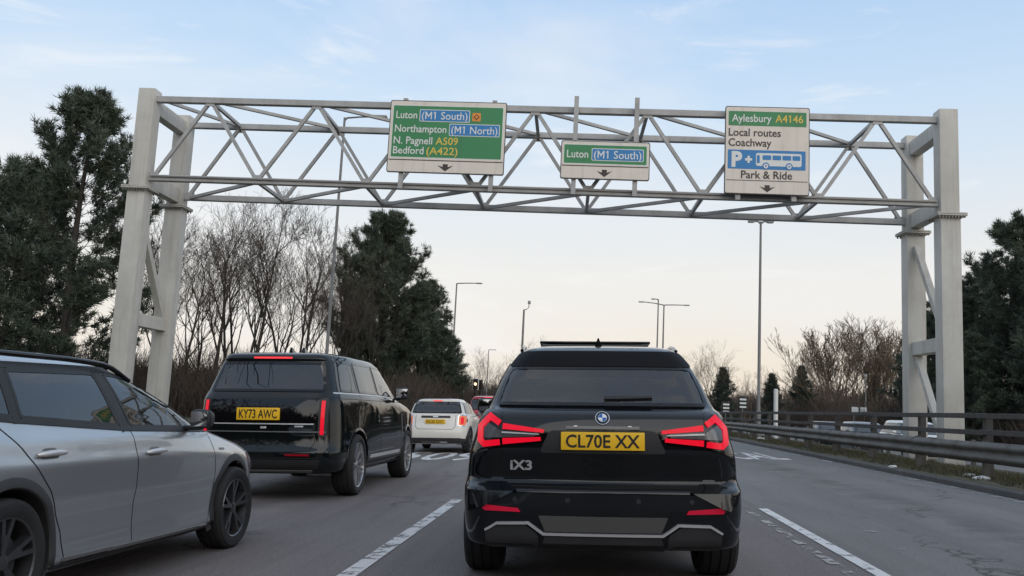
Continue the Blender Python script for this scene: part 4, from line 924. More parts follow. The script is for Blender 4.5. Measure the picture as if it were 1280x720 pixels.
for y, sg in ((0, -1), (GD, 1)):
    for i, (x, z) in enumerate([(x, ZB+.13) for x in bn]+[(x, ZT-.13) for x in tn]):
        box('gusset_plate', (x, y+sg*.052, z+(.03 if z > 8 else -.03)), (.24, .014, .13), M_gsteel, ge)
bar('conduit', G(xl+.05, -CH/2-.03, ZB+.03), G(xr-.05, -CH/2-.03, ZB+.03), .035, .035, M_bolt, ge)
bar('plan_brace', G(xl+.1, CH/2, ZT+.02), G(tn[0]-.1, GD-CH/2, ZT+.02), .085, .085, M_gsteel, ge)

# ------------------------------------------------------------------ signs
M_sign_bg = pmat('sign_cream', (.76, .69, .61), .5, noise=(2.2, .5, (.68, .61, .53)))
M_sign_green = pmat('sign_green', (.028, .22, .075), .42, noise=(1.5, .4, (.038, .25, .09)))
M_sign_blue = pmat('sign_blue', (.010, .19, .47), .42)
M_sign_white = pmat('sign_white', (.72, .73, .70), .45); M_sign_yel = pmat('sign_yellow', (.72, .52, .08), .45); M_sign_blk = pmat('sign_black', (.035, .026, .022), .5)
M_sign_edge = pmat('sign_edge', (.045, .043, .045), .5); M_sign_back = pmat('sign_back', (.20, .20, .20), .6); M_sign_or = pmat('sign_orange', (.75, .26, .03), .45)
streaks(M_sign_bg, (.42, .37, .31), .35); streaks(M_sign_green, (.03, .11, .05), .35); streaks(M_gsteel, (.20, .17, .14), .3)
Gm = Matrix.Translation((0, GY, 0)) @ Matrix.Rotation(GYAW, 4, 'Z'); Gi = Gm.inverted()
YS = -.38
def gplane(px, py):
    o = Gi @ Vector((0, 0, CAM_H)); d = Gi.to_3x3() @ ray(px, py); t = (YS-o.y)/d.y; return o+d*t
class Sign:
    def __init__(s, name, label, tl, tr, br, bl, Wu, Hu):
        a, b, c, d = (gplane(*q) for q in (tl, tr, br, bl)); s.x0 = (a.x+d.x)/2; s.x1 = (b.x+c.x)/2; s.zt = (a.z+b.z)/2; s.zb = (c.z+d.z)/2
        s.W, s.H = s.x1-s.x0, s.zt-s.zb; s.Wu, s.Hu = Wu, Hu
        s.e = empty(name, Gm @ Vector((s.x0+s.W/2, YS, s.zb)), label, 'road sign', rot=(0, 0, GYAW))
        s.n = 0; s.th = .06
        s.panel('backing_panel', 0, 0, Wu, Hu, M_sign_edge, 0, 10, .05); s.panel('sign_face', 3.5, 3.5, Wu-3.5, Hu-3.5, M_sign_bg, .004, 8)
    def P(s, u, v, y): return (-s.W/2+u/s.Wu*s.W, -y, s.H-v/s.Hu*s.H)
    def panel(s, name, u0, v0, u1, v1, mat, y, r=6, th=.004):
        k = s.W/s.Wu; poly = rounded([(u0, v0), (u1, v0), (u1, v1), (u0, v1)], r, 4); n = len(poly)
        V = [s.P(u, v, y) for u, v in poly]+[s.P(u, v, y-th) for u, v in poly]
        Fc = [tuple(range(n))[::-1], tuple(range(n, 2*n))]+[(i, (i+1) % n, n+(i+1) % n, n+i) for i in range(n)]
        return mesh_obj(name, V, Fc, mat, s.e)
    def poly(s, name, pts, mat, y):
        V = [s.P(u, v, y) for u, v in pts]; return mesh_obj(name, V, [tuple(range(len(V)))[::-1]], mat, s.e)
    def text(s, t, u0, u1, vc, cap, mat, y=.012, bold=.010):
        V, Fc = text_fit(t, u0, u1, 0, cap, bold); mesh_obj('lettering', [s.P(u, vc+cap/2-v, y) for u, v in V], Fc, mat, s.e)
    def outline(s, name, u0, v0, u1, v1, w, mat, y):
        s.panel(name, u0, v0, u1, v1, mat, y, 6); 
    def box_text(s, t, u0, v0, u1, v1, cap):
        s.panel('border', u0, v0, u1, v1, M_sign_white, .010, 7); s.panel('blue_patch', u0+3, v0+3, u1-3, v1-3, M_sign_blue, .014, 5)
        s.text(t, u0+10, u1-10, (v0+v1)/2, cap, M_sign_white, .018, .004)
    def arrow(s, u, v0, v1, w):
        h = v1-v0
        s.poly('arrow', [(u-.16*w, v0), (u+.16*w, v0), (u+.16*w, v0+.40*h), (u+.5*w, v0+.18*h), (u, v1), (u-.5*w, v0+.18*h), (u-.16*w, v0+.40*h)], M_sign_blk, .008)
    def hang(s, us, z0, z1):
        for u in us:
            x = -s.W/2+u/s.Wu*s.W; bar('mounting_post', (x, .10, z0-s.zb), (x, .10, z1-s.zb), .12, .09, M_gsteel, s.e)
            for z in (ZB, ZT):
                if z0-.05 < z < z1+.05: bar('clamp', (x, .14, z-s.zb), (x, -YS-CH/2, z-s.zb), .10, .10, M_gsteel, s.e)
s1 = Sign('direction_sign', 'large green direction sign for Luton, Northampton, N. Pagnell and Bedford on the gantry', (488, 124.5), (634, 129), (629.5, 219.5), (483.5, 214.5), 488, 305)
s1.panel('inner_border', 12, 20, 476, 243, M_sign_white, .006, 5); s1.panel('green_panel', 15, 23, 473, 240, M_sign_green, .008, 4)
s1.text('Luton', 27, 115, 62, 30, M_sign_white, .014); s1.box_text('(M1 South)', 125, 37, 336, 89, 31)
s1.panel('diversion_symbol', 346, 47, 381, 82, M_sign_or, .012, 3); s1.poly('symbol_diamond', [(363.5, 52), (376, 64.5), (363.5, 77), (351, 64.5)], M_sign_blk, .017); s1.poly('symbol_centre', [(363.5, 57), (371, 64.5), (363.5, 72), (356, 64.5)], M_sign_or, .021)
s1.text('Northampton', 25, 241, 120, 30, M_sign_white, .014); s1.box_text('(M1 North)', 252, 95, 463, 147, 31)
s1.text('N. Pagnell', 23, 185, 170, 30, M_sign_white, .014); s1.text('A509', 199, 292, 170, 30, M_sign_yel, .014)
s1.text('Bedford', 23, 151, 212, 30, M_sign_white, .014); s1.text('(A422)', 163, 293, 212, 30, M_sign_yel, .014)
s1.panel('divider', 6, 250, 482, 254, M_sign_blk, .007, 1); s1.arrow(245, 266, 296, 66); s1.hang((60, 435), ZB-.14, ZT+.12)
s2 = Sign('direction_sign', 'small green direction sign reading only Luton in the middle of the gantry', (702, 175.5), (813.5, 178), (811, 226), (699.5, 223), 375, 157)
s2.panel('inner_border', 11, 14, 364, 96, M_sign_white, .006, 5); s2.panel('green_panel', 14, 17, 361, 93, M_sign_green, .008, 4)
s2.text('Luton', 26, 116, 55, 30, M_sign_white, .014); s2.box_text('(M1 South)', 130, 30, 349, 81, 31); s2.panel('divider', 6, 101, 369, 105, M_sign_blk, .007, 1); s2.arrow(186, 117, 147, 66); s2.hang((58, 316), ZB-.14, ZT+.30)
s3 = Sign('direction_sign', 'tall cream sign for Aylesbury, local routes and Park & Ride with a bus symbol', (908, 132.5), (1013.5, 135), (1010.5, 245), (904, 241.5), 358, 368)
s3.panel('green_panel', 14, 21, 344, 82, M_sign_green, .008, 4)
s3.text('Aylesbury', 28, 196, 50, 31, M_sign_white, .014); s3.text('A4146', 212, 330, 50, 31, M_sign_yel, .014)
s3.text('Local routes', 15, 236, 110, 31, M_sign_blk, .010, .014); s3.text('Coachway', 15, 197, 153, 31, M_sign_blk, .010, .014)
s3.panel('blue_panel', 13, 184, 341, 264, M_sign_blue, .008, 4); s3.text('P', 29, 74, 224, 58, M_sign_white, .013, .05)
s3.poly('plus', [(86, 219), (96, 219), (96, 209), (106, 209), (106, 219), (116, 219), (116, 229), (106, 229), (106, 239), (96, 239), (96, 229), (86, 229)], M_sign_white, .013)
s3.panel('bus_body', 132, 196, 324, 250, M_sign_white, .012, 9)
for a, b in ((136, 148), (160, 196), (202, 238), (244, 280), (286, 318)): s3.panel('bus_window', a, 205, b, 224 if a > 140 else 238, M_sign_blue, .016, 3)
for u in (174, 272):
    s3.poly('bus_wheel', [(u+15*math.cos(t/8*math.pi), 250+15*math.sin(t/8*math.pi)) for t in range(16)], M_sign_blue, .017); s3.poly('bus_wheel', [(u+10*math.cos(t/8*math.pi), 250+10*math.sin(t/8*math.pi)) for t in range(16)], M_sign_white, .020); s3.poly('hub', [(u+4*math.cos(t/4*math.pi), 250+4*math.sin(t/4*math.pi)) for t in range(8)], M_sign_blue, .023)
s3.text('Park & Ride', 70, 285, 287, 31, M_sign_blk, .010, .014); s3.panel('divider', 8, 310, 350, 313, M_sign_blk, .007, 1); s3.arrow(181, 329, 359, 66); s3.hang((60, 296), ZB-.14, ZT)
# ------------------------------------------------------------------ lamps, signals, small street furniture
M_lamp = pmat('lamp_steel', (.21, .205, .195), .6, .2, noise=(2, .6, (.15, .145, .14))); M_lamphead = pmat('lamp_head', (.26, .26, .265), .4, .3); M_lens = pmat('lamp_lens', (.55, .55, .52), .2)
def gz(x):
    if x < RL: return -.13
    if x < RR_: return CF*x
    return float(np.interp(x, [p[0] for p in prof], [p[1] for p in prof]))
def lamp_post(px_top, py_top, Y, arms, label, r=.10, px_base=None, head=.55, group='lamp posts along the road'):
    t = at_y(px_top, py_top, Y); x = t.x; zb = gz(x); H = t.z-zb
    e = empty('street_lamp', (x, Y, zb), label, 'street lamp', group)
    tube('pole', [(0, 0, 0), (0, 0, 1.2), (0, 0, 1.25), (0, 0, H)], [r, r*.97, r*.72, r*.45], M_lamp, e, 10)
    for L, rise, ang in arms:
        c, s_ = math.cos(ang), math.sin(ang); g = lambda a, z: (a*c, a*s_, z)
        a = tube('arm', [g(0, H-.12), g(.10*np.sign(L), H-.01), g(L*.5, H+rise*.6), g(L, H+rise)], [r*.40, r*.38, r*.34, r*.30], M_lamp, e, 7)
        h = box('lamp_head', (0, 0, 0), (head, .24, .09), M_lamphead, e, .03, 2); h.location = g(L+np.sign(L)*head*.4, H+rise); h.rotation_euler = (0, 0, ang)
        l_ = box('lens', (0, 0, -.05), (head*.7, .17, .02), M_lens, h)
    return e
lamp_post(431, 147, 32, [(1.15, .06, 0)], 'tall lamp post behind the gantry beside the Luton sign, its arm pointing right', .095)
lamp_post(951, 277, 40, [(.30, .0, 0), (-.30, .0, 0)], 'tall twin-head lamp post between the road and the bare poplars', .105, head=.30)
lamp_post(571, 354, 74, [(1.7, .06, 0)], 'lamp post rising right of the dark pine, single arm to the right', .13)
lamp_post(830, 381, 84, [(1.9, .04, 0), (-1.9, .20, 0)], 'twin-arm lamp post above the roof of the black SUV', .14)
lamp_post(823, 374, 78, [(-.30, .0, 0)], 'slim single lamp post just left of the twin-arm lamp post', .12, head=.35)
lamp_post(911, 459, 135, [(-.3, 0, 0)], 'distant slim lamp post right of the black SUV roof', .14, head=.3); lamp_post(611, 437, 150, [(.8, 0, 0)], 'distant lamp post above the red car', .14)
# camera mast
t = at_y(655, 387, 92); e = empty('camera_mast', (t.x, 92, gz(t.x)), 'thin mast with a hooked camera on top, left of the SUV roof', 'mast'); H = t.z-gz(t.x)
tube('pole', [(0, 0, 0), (0, 0, H)], [.16, .10], M_lamp, e, 8); tube('hook', [(0, 0, H-.05), (.28, 0, H+.05), (.5, 0, H+.25), (.5, 0, H+.62)], [.05]*4, M_lamp, e, 6); box('camera', (.52, 0, H+.78), (.3, .34, .34), M_lamphead, e, .05)
# traffic signals
M_sigblack = pmat('signal_black', (.012, .012, .012), .6); M_amber = pmat('signal_amber', (.8, .4, .05), .3, emit=(1, .72, .35), es=3.0); M_dim = pmat('signal_off', (.06, .012, .01), .3)
def signal(px, py, Y, lit, label, w=.24, h=.56, white=True):
    t = at_y(px, py, Y); zb = gz(t.x); H = t.z-zb
    e = empty('traffic_light', (t.x, Y, zb), label, 'traffic light', 'traffic lights at the junction ahead')
    tube('pole', [(0, 0, 0), (0, 0, H-h/2)], [.06, .06], M_sigblack, e, 8)
    if white: box('backing_board', (0, .06, H), (w*1.55, .03, h*1.25), M_sign_white, e, .01); 
    hd = box('signal_head', (0, 0, H), (w*1.25 if white else w, .10, h*1.12 if white else h), M_sigblack, e, .02)
    for i, z in enumerate((.3, 0, -.3)):
        V, Fc = lathe_vf([(0, .001), (0, .075), (-.02, .08)], 14); mesh_obj('lamp', [(y, -.075+x, H+z*h+zz) for x, y, zz in V], Fc, M_amber if i == lit else M_dim, e)
        V = []; 
        for k_ in range(9):
            a = math.pi*k_/8; V += [(.09*math.cos(a), -.05, H+z*h+.09*math.sin(a)), (.09*math.cos(a), -.18, H+z*h+.09*math.sin(a)-.02)]
        mesh_obj('visor', V, [(2*j, 2*j+1, 2*j+3, 2*j+2) for j in range(8)], M_sigblack, e)
signal(594.5, 480, 54, 1, 'lit traffic light with white-edged board above the red car'); signal(601, 480.5, 55, -1, 'unlit traffic light touching the right side of the lit one', white=False)
signal(577, 487, 66, -1, 'small distant traffic light left of the lit one')
def bar_marker(px, py, Y, label):
    t = at_y(px, py, Y); zb = gz(t.x); H = t.z-zb; e = empty('marker_board', (t.x, Y, zb), label, 'road sign')
    tube('pole', [(0, 0, 0), (0, 0, H-.4)], [.045, .045], M_lamp, e, 6); box('board', (0, 0, H), (.75, .04, 1.15), M_sigblack, e, .01)
    for z in (.32, 0, -.32): box('stripe', (.05, -.03, H+z), (.55, .02, .15), M_sign_white, e)
bar_marker(928, 504, 78, 'black marker board with three white bars behind the fence'); bar_marker(907, 510, 82, 'small marker board with white bars nearest the SUV tail light')
t = at_y(970, 487, 43); e = empty('marker_post', (t.x, 43, .15), 'plain white post standing behind the fence right of the twin-head lamp', 'post'); tube('post', [(0, 0, 0), (0, 0, t.z-.15)], [.10, .10], M_sign_white, e, 10); tube('cap', [(0, 0, t.z-.15), (0, 0, t.z-.12)], [.105, .06], M_sign_white, e, 10)
t = at_y(1074, 514, 70); e = empty('notice_board', (t.x, 70, 0), 'small pale notice board seen above the parked traffic', 'sign')
for dx in (-.4, .4): tube('pole', [(dx, 0, 0), (dx, 0, t.z+.1)], [.04, .04], M_lamp, e, 6); box('board', (dx*.8, -.05, t.z), (.5, .03, .6), M_sign_white, e, .01)
t = at_y(1082, 470, 74); e = empty('marker_pole', (t.x, 74, 0), 'thin pale pole in front of the small dark conifer', 'post'); tube('pole', [(0, 0, 0), (0, 0, t.z)], [.06, .05], M_lamp, e, 6); box('cap', (0, 0, t.z), (.22, .15, .3), M_lamphead, e, .04)
# litter on the verge
for i, (px, py, s_) in enumerate(((1212, 596, .11), (1228, 601, .14), (952, 550, .20), (1116, 586, .08))):
    z = .3; d = ray(px, py); p = d*((z-CAM_H)/d.z)+Vector((0, 0, CAM_H)); bm = bmesh.new(); bmesh.ops.create_icosphere(bm, subdivisions=2, radius=1)
    for v in bm.verts: v.co = Vector((v.co.x*s_*(.8+.5*rnd.random()), v.co.y*s_*.6*(.8+.5*rnd.random()), v.co.z*s_*.35*(.6+.8*rnd.random())))
    me = bpy.data.meshes.new('litter'); bm.to_mesh(me); bm.free(); o = link('litter', me, pmat('litter_white', (.62, .62, .60), .6)); o.location = (p.x, p.y, vz(p.x)+s_*.22)
    tag(o, ['crumpled white litter on the verge, left of the pair below the barrier', 'larger crumpled white litter on the verge at the right', 'flat white litter on the far verge beside the black SUV', 'tiny scrap of litter near the gantry leg'][i], 'litter')

# ------------------------------------------------------------------ more traffic
build_plain_car('hatchback', 'red hatchback queuing ahead of the small off-white hatchback', 'car', -3.42, 31.0, M_redpaint, 4.0, 1.78, 1.62, 1.02, tilt=True)
build_plain_car('hatchback', 'silver car farther up the queue beyond the red hatchback', 'car', -3.1, 44.0, M_greypaint, 4.2, 1.78, 1.46, .95, tilt=True)
M_midpaint = pmat('mid_grey_paint', (.12, .125, .13), .35, .4, 1, .05); M_darkpaint = pmat('dark_blue_paint', (.02, .026, .035), .3, .2, 1, .05)
og = 'oncoming traffic beyond the fence'
build_plain_car('car', 'dark oncoming car glimpsed through the fence, leftmost of the row', 'car', 12.6, 50.0, M_darkpaint, 4.4, 1.8, 1.45, .93, True, og, -.250)
build_plain_car('car', 'grey oncoming car through the fence, second from the left', 'car', 12.7, 44.2, M_midpaint, 4.4, 1.82, 1.50, .95, True, og, -.250)
build_plain_car('car', 'pale oncoming car through the fence left of the gantry legs', 'car', 12.8, 38.4, M_whitepaint, 4.5, 1.85, 1.62, 1.02, True, og, -.250)
build_plain_car('car', 'dark oncoming car nearest the gantry legs, behind the fence', 'car', 15.9, 46.0, M_darkpaint, 4.6, 1.88, 1.68, 1.05, True, og, -.250)

# ------------------------------------------------------------------ trees
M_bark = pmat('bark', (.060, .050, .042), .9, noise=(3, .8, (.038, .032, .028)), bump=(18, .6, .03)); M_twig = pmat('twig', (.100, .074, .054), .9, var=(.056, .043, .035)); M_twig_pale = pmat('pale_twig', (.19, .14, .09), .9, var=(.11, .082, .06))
M_needle = pmat('pine_needles', (.031, .048, .035), .75, var=(.10, .12, .078)); M_needle2 = pmat('conifer_needles', (.028, .042, .032), .75, var=(.060, .078, .054))
def seg_mesh(name, segs, k, mat, parent=None, tone=None):
    S = np.asarray(segs, np.float32); a, b, r0, r1 = S[:, 0:3], S[:, 3:6], S[:, 6], S[:, 7]; d = b-a; d /= np.linalg.norm(d, axis=1, keepdims=True)+1e-9
    up = np.where(np.abs(d[:, 2:3]) < .9, [[0, 0, 1]], [[1, 0, 0]]); u = np.cross(d, up); u /= np.linalg.norm(u, axis=1, keepdims=True); w = np.cross(d, u); V = []
    for e, r in ((a, r0), (b, r1)):
        for j in range(k): t = 2*math.pi*j/k; V.append(e+(u*math.cos(t)+w*math.sin(t))*r[:, None])
    n = len(S); V = np.stack(V, 1).reshape(-1, 3); base = np.arange(n)[:, None]*2*k
    Fc = np.concatenate([base+np.array([[j, (j+1) % k, k+(j+1) % k, k+j]]) for j in range(k)], 0)
    return np_mesh(name, V, Fc, mat, parent, np.repeat(np.random.default_rng(1).random(n), 2*k))
def unit(v): return v/(np.linalg.norm(v)+1e-9)
def bare_geo(seed, H, stems=1, spread=.35, upright=.5, twig=.007, dens=1.0, start=.25, lat=1.0, jit=1.0, fan=.7):
    r = np.random.default_rng(seed); thick, thin = [], []
    def grow(p, d, L, rad, lev):
        n = 5 if lev < 2 else 3; pts = [p]
        for i in range(n):
            d = unit(d+r.normal(0, (.055+.045*lev)*jit, 3)+np.array([0, 0, .10*upright])); q = pts[-1]+d*L/n; r0 = rad*(1-.75*i/n); r1 = rad*(1-.75*(i+1)/n)
            (thick if rad > .022 else thin).append((*pts[-1], *q, max(r0, twig*.8), max(r1, twig*.7))); pts.append(q)
            if lev < 4 and (i >= (1 if lev else max(1, int(n*start)))):
                for _ in range(max(1, int(round((2 if lev < 3 else 1.6)*dens*r.uniform(.7, 1.5))))):
                    a = unit(r.normal(0, 1, 3)); s_ = unit(np.cross(d, a)); ang = spread*r.uniform(.7, 1.5)+(.12 if lev == 0 else 0)
                    grow(q, unit(d*math.cos(ang)+s_*math.sin(ang)+np.array([0, 0, .18*upright])), L*r.uniform(.42, .66)*((1-.35*i/n)*lat if lev == 0 else 1), rad*(1-.65*i/n)*.52, lev+1)
    for k_ in range(stems):
        a = 2*math.pi*k_/stems+r.random(); o = np.array([math.cos(a), math.sin(a), 0])*(.25 if stems > 1 else 0)
        grow(o, unit(np.array([o[0]*fan*(.3+.9*(k_ % 3)/2 if stems > 5 else 1), o[1]*fan*(.3+.9*(k_ % 3)/2 if stems > 5 else 1), 1.])), H*(.80 if k_ else .86), .014*H/(1+.18*(stems-1)), 0)
    return thick, thin
BARE = {}
def bare_proto(key, **kw):
    th, tw = bare_geo(**kw); H = max(s[5] for s in th+tw); BARE[key] = (th, tw, H, {})
def put_bare(key, X, Y, H, rot, label, group, pale=False, name='bare_tree', zb=None):
    th, tw, h0, cache = BARE[key]; mt = M_twig_pale if pale else M_twig
    e = empty(name, (X, Y, gz(X) if zb is None else zb), label, 'tree', group, (0, 0, rot)); s_ = H/h0
    if pale not in cache:
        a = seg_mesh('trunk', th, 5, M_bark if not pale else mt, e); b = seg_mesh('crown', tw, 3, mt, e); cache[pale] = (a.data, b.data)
    else: a = link('trunk', cache[pale][0], None, e); b = link('crown', cache[pale][1], None, e)
    e.scale = (s_, s_, s_); return e
bare_proto('slim', seed=1, H=10, stems=1, spread=.45, upright=.8, dens=1.1, start=.25, lat=.62, twig=.0085); bare_proto('multi', seed=2, H=9, stems=3, spread=.45, upright=.7, dens=.72, start=.3, twig=.0085)
bare_proto('slim2', seed=5, H=10, stems=2, spread=.42, upright=.8, dens=.82, start=.3, lat=.7, twig=.0085); bare_proto('vase', seed=8, H=10, stems=10, spread=.28, upright=.5, dens=.80, start=.2, twig=.018, jit=.5, fan=2.3, lat=.75); bare_proto('bush', seed=9, H=5, stems=6, spread=.55, upright=.5, dens=.5, start=.1)

def pine(seed, H, R, tufts, base=.22, top_round=1.0, needle=.30, col=None, conical=False, blades_n=15, gap=.0):
    r = np.random.default_rng(seed); segs = []; P, D, T = [], [], []
    lean = r.normal(0, .02, 2); nt = 14
    tr = [np.array([lean[0]*z*H+.10*math.sin(z*5+seed), lean[1]*z*H+.08*math.cos(z*4), z*H]) for z in np.linspace(0, 1, nt+1)]
    def tp(z): i = min(nt-1, int(z*nt)); f = z*nt-i; return tr[i]*(1-f)+tr[i+1]*f
    for i in range(nt): segs.append((*tr[i], *tr[i+1], .019*H*(1-.9*i/nt), .019*H*(1-.9*(i+1)/nt)))
    z = base
    while z < .985:
        f = (z-base)/(1-base); prof_r = (1-f)**(.9 if conical else .62)*(.55+.45*min(1, f/.18) if not conical else 1)
        nb = r.integers(4, 7); a0 = r.random()*6.28
        for k_ in range(nb):
            a = a0+k_*6.28/nb+r.normal(0, .25); L = R*prof_r*(r.uniform(.35, 1.3) if conical else r.uniform(.55, 1.18))+.15; p = tp(z+r.normal(0, .008)); el = (-.10 if conical else .05)+.75*f**1.5+r.normal(0, .12)
            if r.random() < gap*(1-f): continue
            d = np.array([math.cos(a)*math.cos(el), math.sin(a)*math.cos(el), math.sin(el)]); n = max(3, int(L/.45)); rad = .010+.016*L/R*(1-f*.5)*H/12
            pts = [p]
            for i in range(n):
                d = unit(d+np.array([0, 0, .10 if not conical else .06])+r.normal(0, .07, 3)); q = pts[-1]+d*L/n; segs.append((*pts[-1], *q, rad*(1-.8*i/n), rad*(1-.8*(i+1)/n))); pts.append(q)
                fr = (i+1)/n
                if fr > .28:
                    for _ in range(2+int(3*fr)):
                        s_ = unit(np.cross(d, r.normal(0, 1, 3))); dd = unit(d*.7+s_*r.uniform(.4, 1.0)+np.array([0, 0, .35])); l2 = r.uniform(.25, .75)*min(1, .35+L/R); e_ = q+dd*l2
                        segs.append((*q, *e_, .010, .006)); tone = r.random()
                        for g in np.linspace(.35, 1, 3): P.append(q+dd*l2*g+r.normal(0, .05, 3)); D.append(unit(dd+np.array([0, 0, .35]))); T.append(tone)
            P.append(pts[-1]); D.append(unit(d+np.array([0, 0, .5]))); T.append(r.random())
        z += (.026 if not conical else .022)+.012*r.random()
    P.append(tr[-1]); D.append(np.array([0, 0, 1.])); T.append(.5)
    P, D, T = np.array(P), np.array(D), np.array(T)
    if len(P) > tufts: i = r.choice(len(P), tufts, False); P, D, T = P[i], D[i], T[i]
    n = len(P); m = blades_n; pp = np.repeat(P, m, 0)+r.normal(0, .045, (n*m, 3)); dd = np.repeat(D, m, 0)*.75+r.normal(0, .62, (n*m, 3)); dd /= np.linalg.norm(dd, axis=1, keepdims=True)
    L = needle*r.uniform(.55, 1.15, n*m); s_ = np.cross(dd, r.normal(0, 1, (n*m, 3))); s_ /= np.linalg.norm(s_, axis=1, keepdims=True); s_ *= (needle*.058)
    V = np.stack([pp-s_, pp+s_, pp+dd*L[:, None]], 1).reshape(-1, 3); tone = np.clip(np.repeat(T, m)*.75+r.random(n*m)*.3-.05, 0, 1)
    return segs, V, np.repeat(tone, 3)
PINE = {}
def put_pine(key, X, Y, H, rot, label, group, args=None, name='pine_tree', mat=None):
    e = empty(name, (X, Y, gz(X)), label, 'tree', group, (0, 0, rot))
    if key not in PINE:
        sg, V, tone = pine(**args); a = seg_mesh('trunk', sg, 5, M_bark, e); b = np_mesh('crown', V, np.arange(len(V)).reshape(-1, 3), mat or M_needle, e, tone); PINE[key] = (a.data, b.data, max(V[:, 2]))
    else: a = link('trunk', PINE[key][0], None, e); b = link('crown', PINE[key][1], None, e)
    s_ = H/PINE[key][2]; e.scale = (s_, s_, s_); return e
def top_h(px, py, Y): t = at_y(px, py, Y); return t.x, t.z-gz(t.x)
pg = 'dark pines beside the road'
x, h = top_h(125, 102, 36); put_pine('big', x-.3, 36, h, .4, 'big dark pine at the left behind the gantry legs', pg, dict(seed=21, H=13, R=4.4, tufts=14000, base=.14, needle=.34, gap=.42))
x, h = top_h(30, 190, 40); put_pine('big2', x, 40, h, 1.1, 'shorter pine at the far left edge behind the grey estate car', pg, dict(seed=24, H=10, R=3.7, tufts=10000, base=.08, needle=.32, gap=.2))
x, h = top_h(470, 255, 52); put_pine('mid', x+.8, 52, h, .2, 'broad dark pine in the middle between the bare trees and the lamp post', pg, dict(seed=33, H=12.5, R=5.2, tufts=16000, base=.05, needle=.34, gap=.08))
x, h = top_h(492, 285, 54); put_pine('big', x, 54, h, 2.0, 'pine merging into the middle pine just right of its top', pg)
x, h = top_h(553, 405, 57); put_pine('big2', x, 57, h, .7, 'lowest pine of the middle clump beside the single-arm lamp post', pg)
x, h = top_h(535, 345, 55); put_pine('big2', x, 55, h, 5.0, 'lower pine joined to the right side of the middle pine', pg)
for i, (px, py, Y, key, lb) in enumerate(((1188, 345, 54, 'big2', 'pine showing between and right of the right gantry legs'), (1228, 322, 58, 'mid', 'dense pine second from the right edge'), (1276, 258, 52, 'mid', 'tallest dark pine at the right edge of the picture'), (1330, 285, 47, 'big2', 'pine cut off by the right edge beyond the fence'), (1160, 385, 62, 'big2', 'low pine seen through the right gantry legs'), (1215, 410, 49, 'big2', 'short bushy pine low down at the right behind the fence'))):
    x, h = top_h(px, py, Y); put_pine(key, x, Y, h, i*1.3+.5, lb, pg)
cg = 'small distant conifers'
for i, (px, py, Y, lb) in enumerate(((1003, 454, 105, 'pointed distant conifer left of the bare poplars'), (965, 464, 108, 'distant conifer behind the white post'), (903, 456, 100, 'distant dark conifer beside the slim lamp post'), (1092, 466, 92, 'dark conifer in front of the right-hand bare poplar'), (1082, 492, 88, 'small conifer low beside the pale pole'))):
    x, h = top_h(px, py, Y); put_pine('cone', x, Y, h, i*1.1, lb, cg, dict(seed=41, H=8, R=2.3, tufts=3500, base=.04, needle=.34, conical=True, blades_n=10, gap=.3), 'conifer', M_needle2)
# bare trees
ordn = ['first', 'second', 'third', 'fourth', 'fifth', 'sixth', 'seventh', 'eighth', 'ninth', 'tenth', 'eleventh', 'twelfth', 'thirteenth', 'fourteenth']
row = sorted([(205, 262, 46, 'slim'), (236, 235, 43, 'slim2'), (262, 268, 50, 'multi'), (286, 240, 46, 'slim'), (312, 250, 52, 'slim2'), (335, 232, 48, 'slim'), (352, 262, 55, 'multi'), (378, 246, 50, 'slim2'), (398, 258, 46, 'slim'), (420, 300, 44, 'multi'), (441, 275, 58, 'slim'), (455, 322, 47, 'multi'), (222, 300, 56, 'slim'), (300, 275, 60, 'slim')])
for i, (px, py, Y, key) in enumerate(row):
    x, h = top_h(px, py, Y); put_bare(key, x, Y, h, i*1.7, '%s bare tree from the left in the row behind the tall SUV' % ordn[i], 'bare trees behind the left verge')
for i, (px, py, Y, key, lb) in enumerate(((15, 250, 58, 'slim2', 'bare tree showing pale sky at the far left edge'), (-20, 300, 46, 'multi', 'bare tree at the left edge above the estate car roof'))):
    x, h = top_h(px, py, Y); put_bare(key, x, Y, h, i*2.0, lb, 'bare trees at the far left')
for i, (px, py, Y, lb) in enumerate(((1046, 400, 86, 'left of the two tall bare poplars beyond the oncoming traffic'), (1104, 396, 82, 'right of the two tall bare poplars, next to the gantry leg'))):
    x, h = top_h(px, py, Y); e = put_bare('vase', x, Y, h, i*2.2+.4, lb, 'tall bare poplars', True); e.scale = (e.scale.x*1.25, e.scale.y*1.25, e.scale.z*1.06)
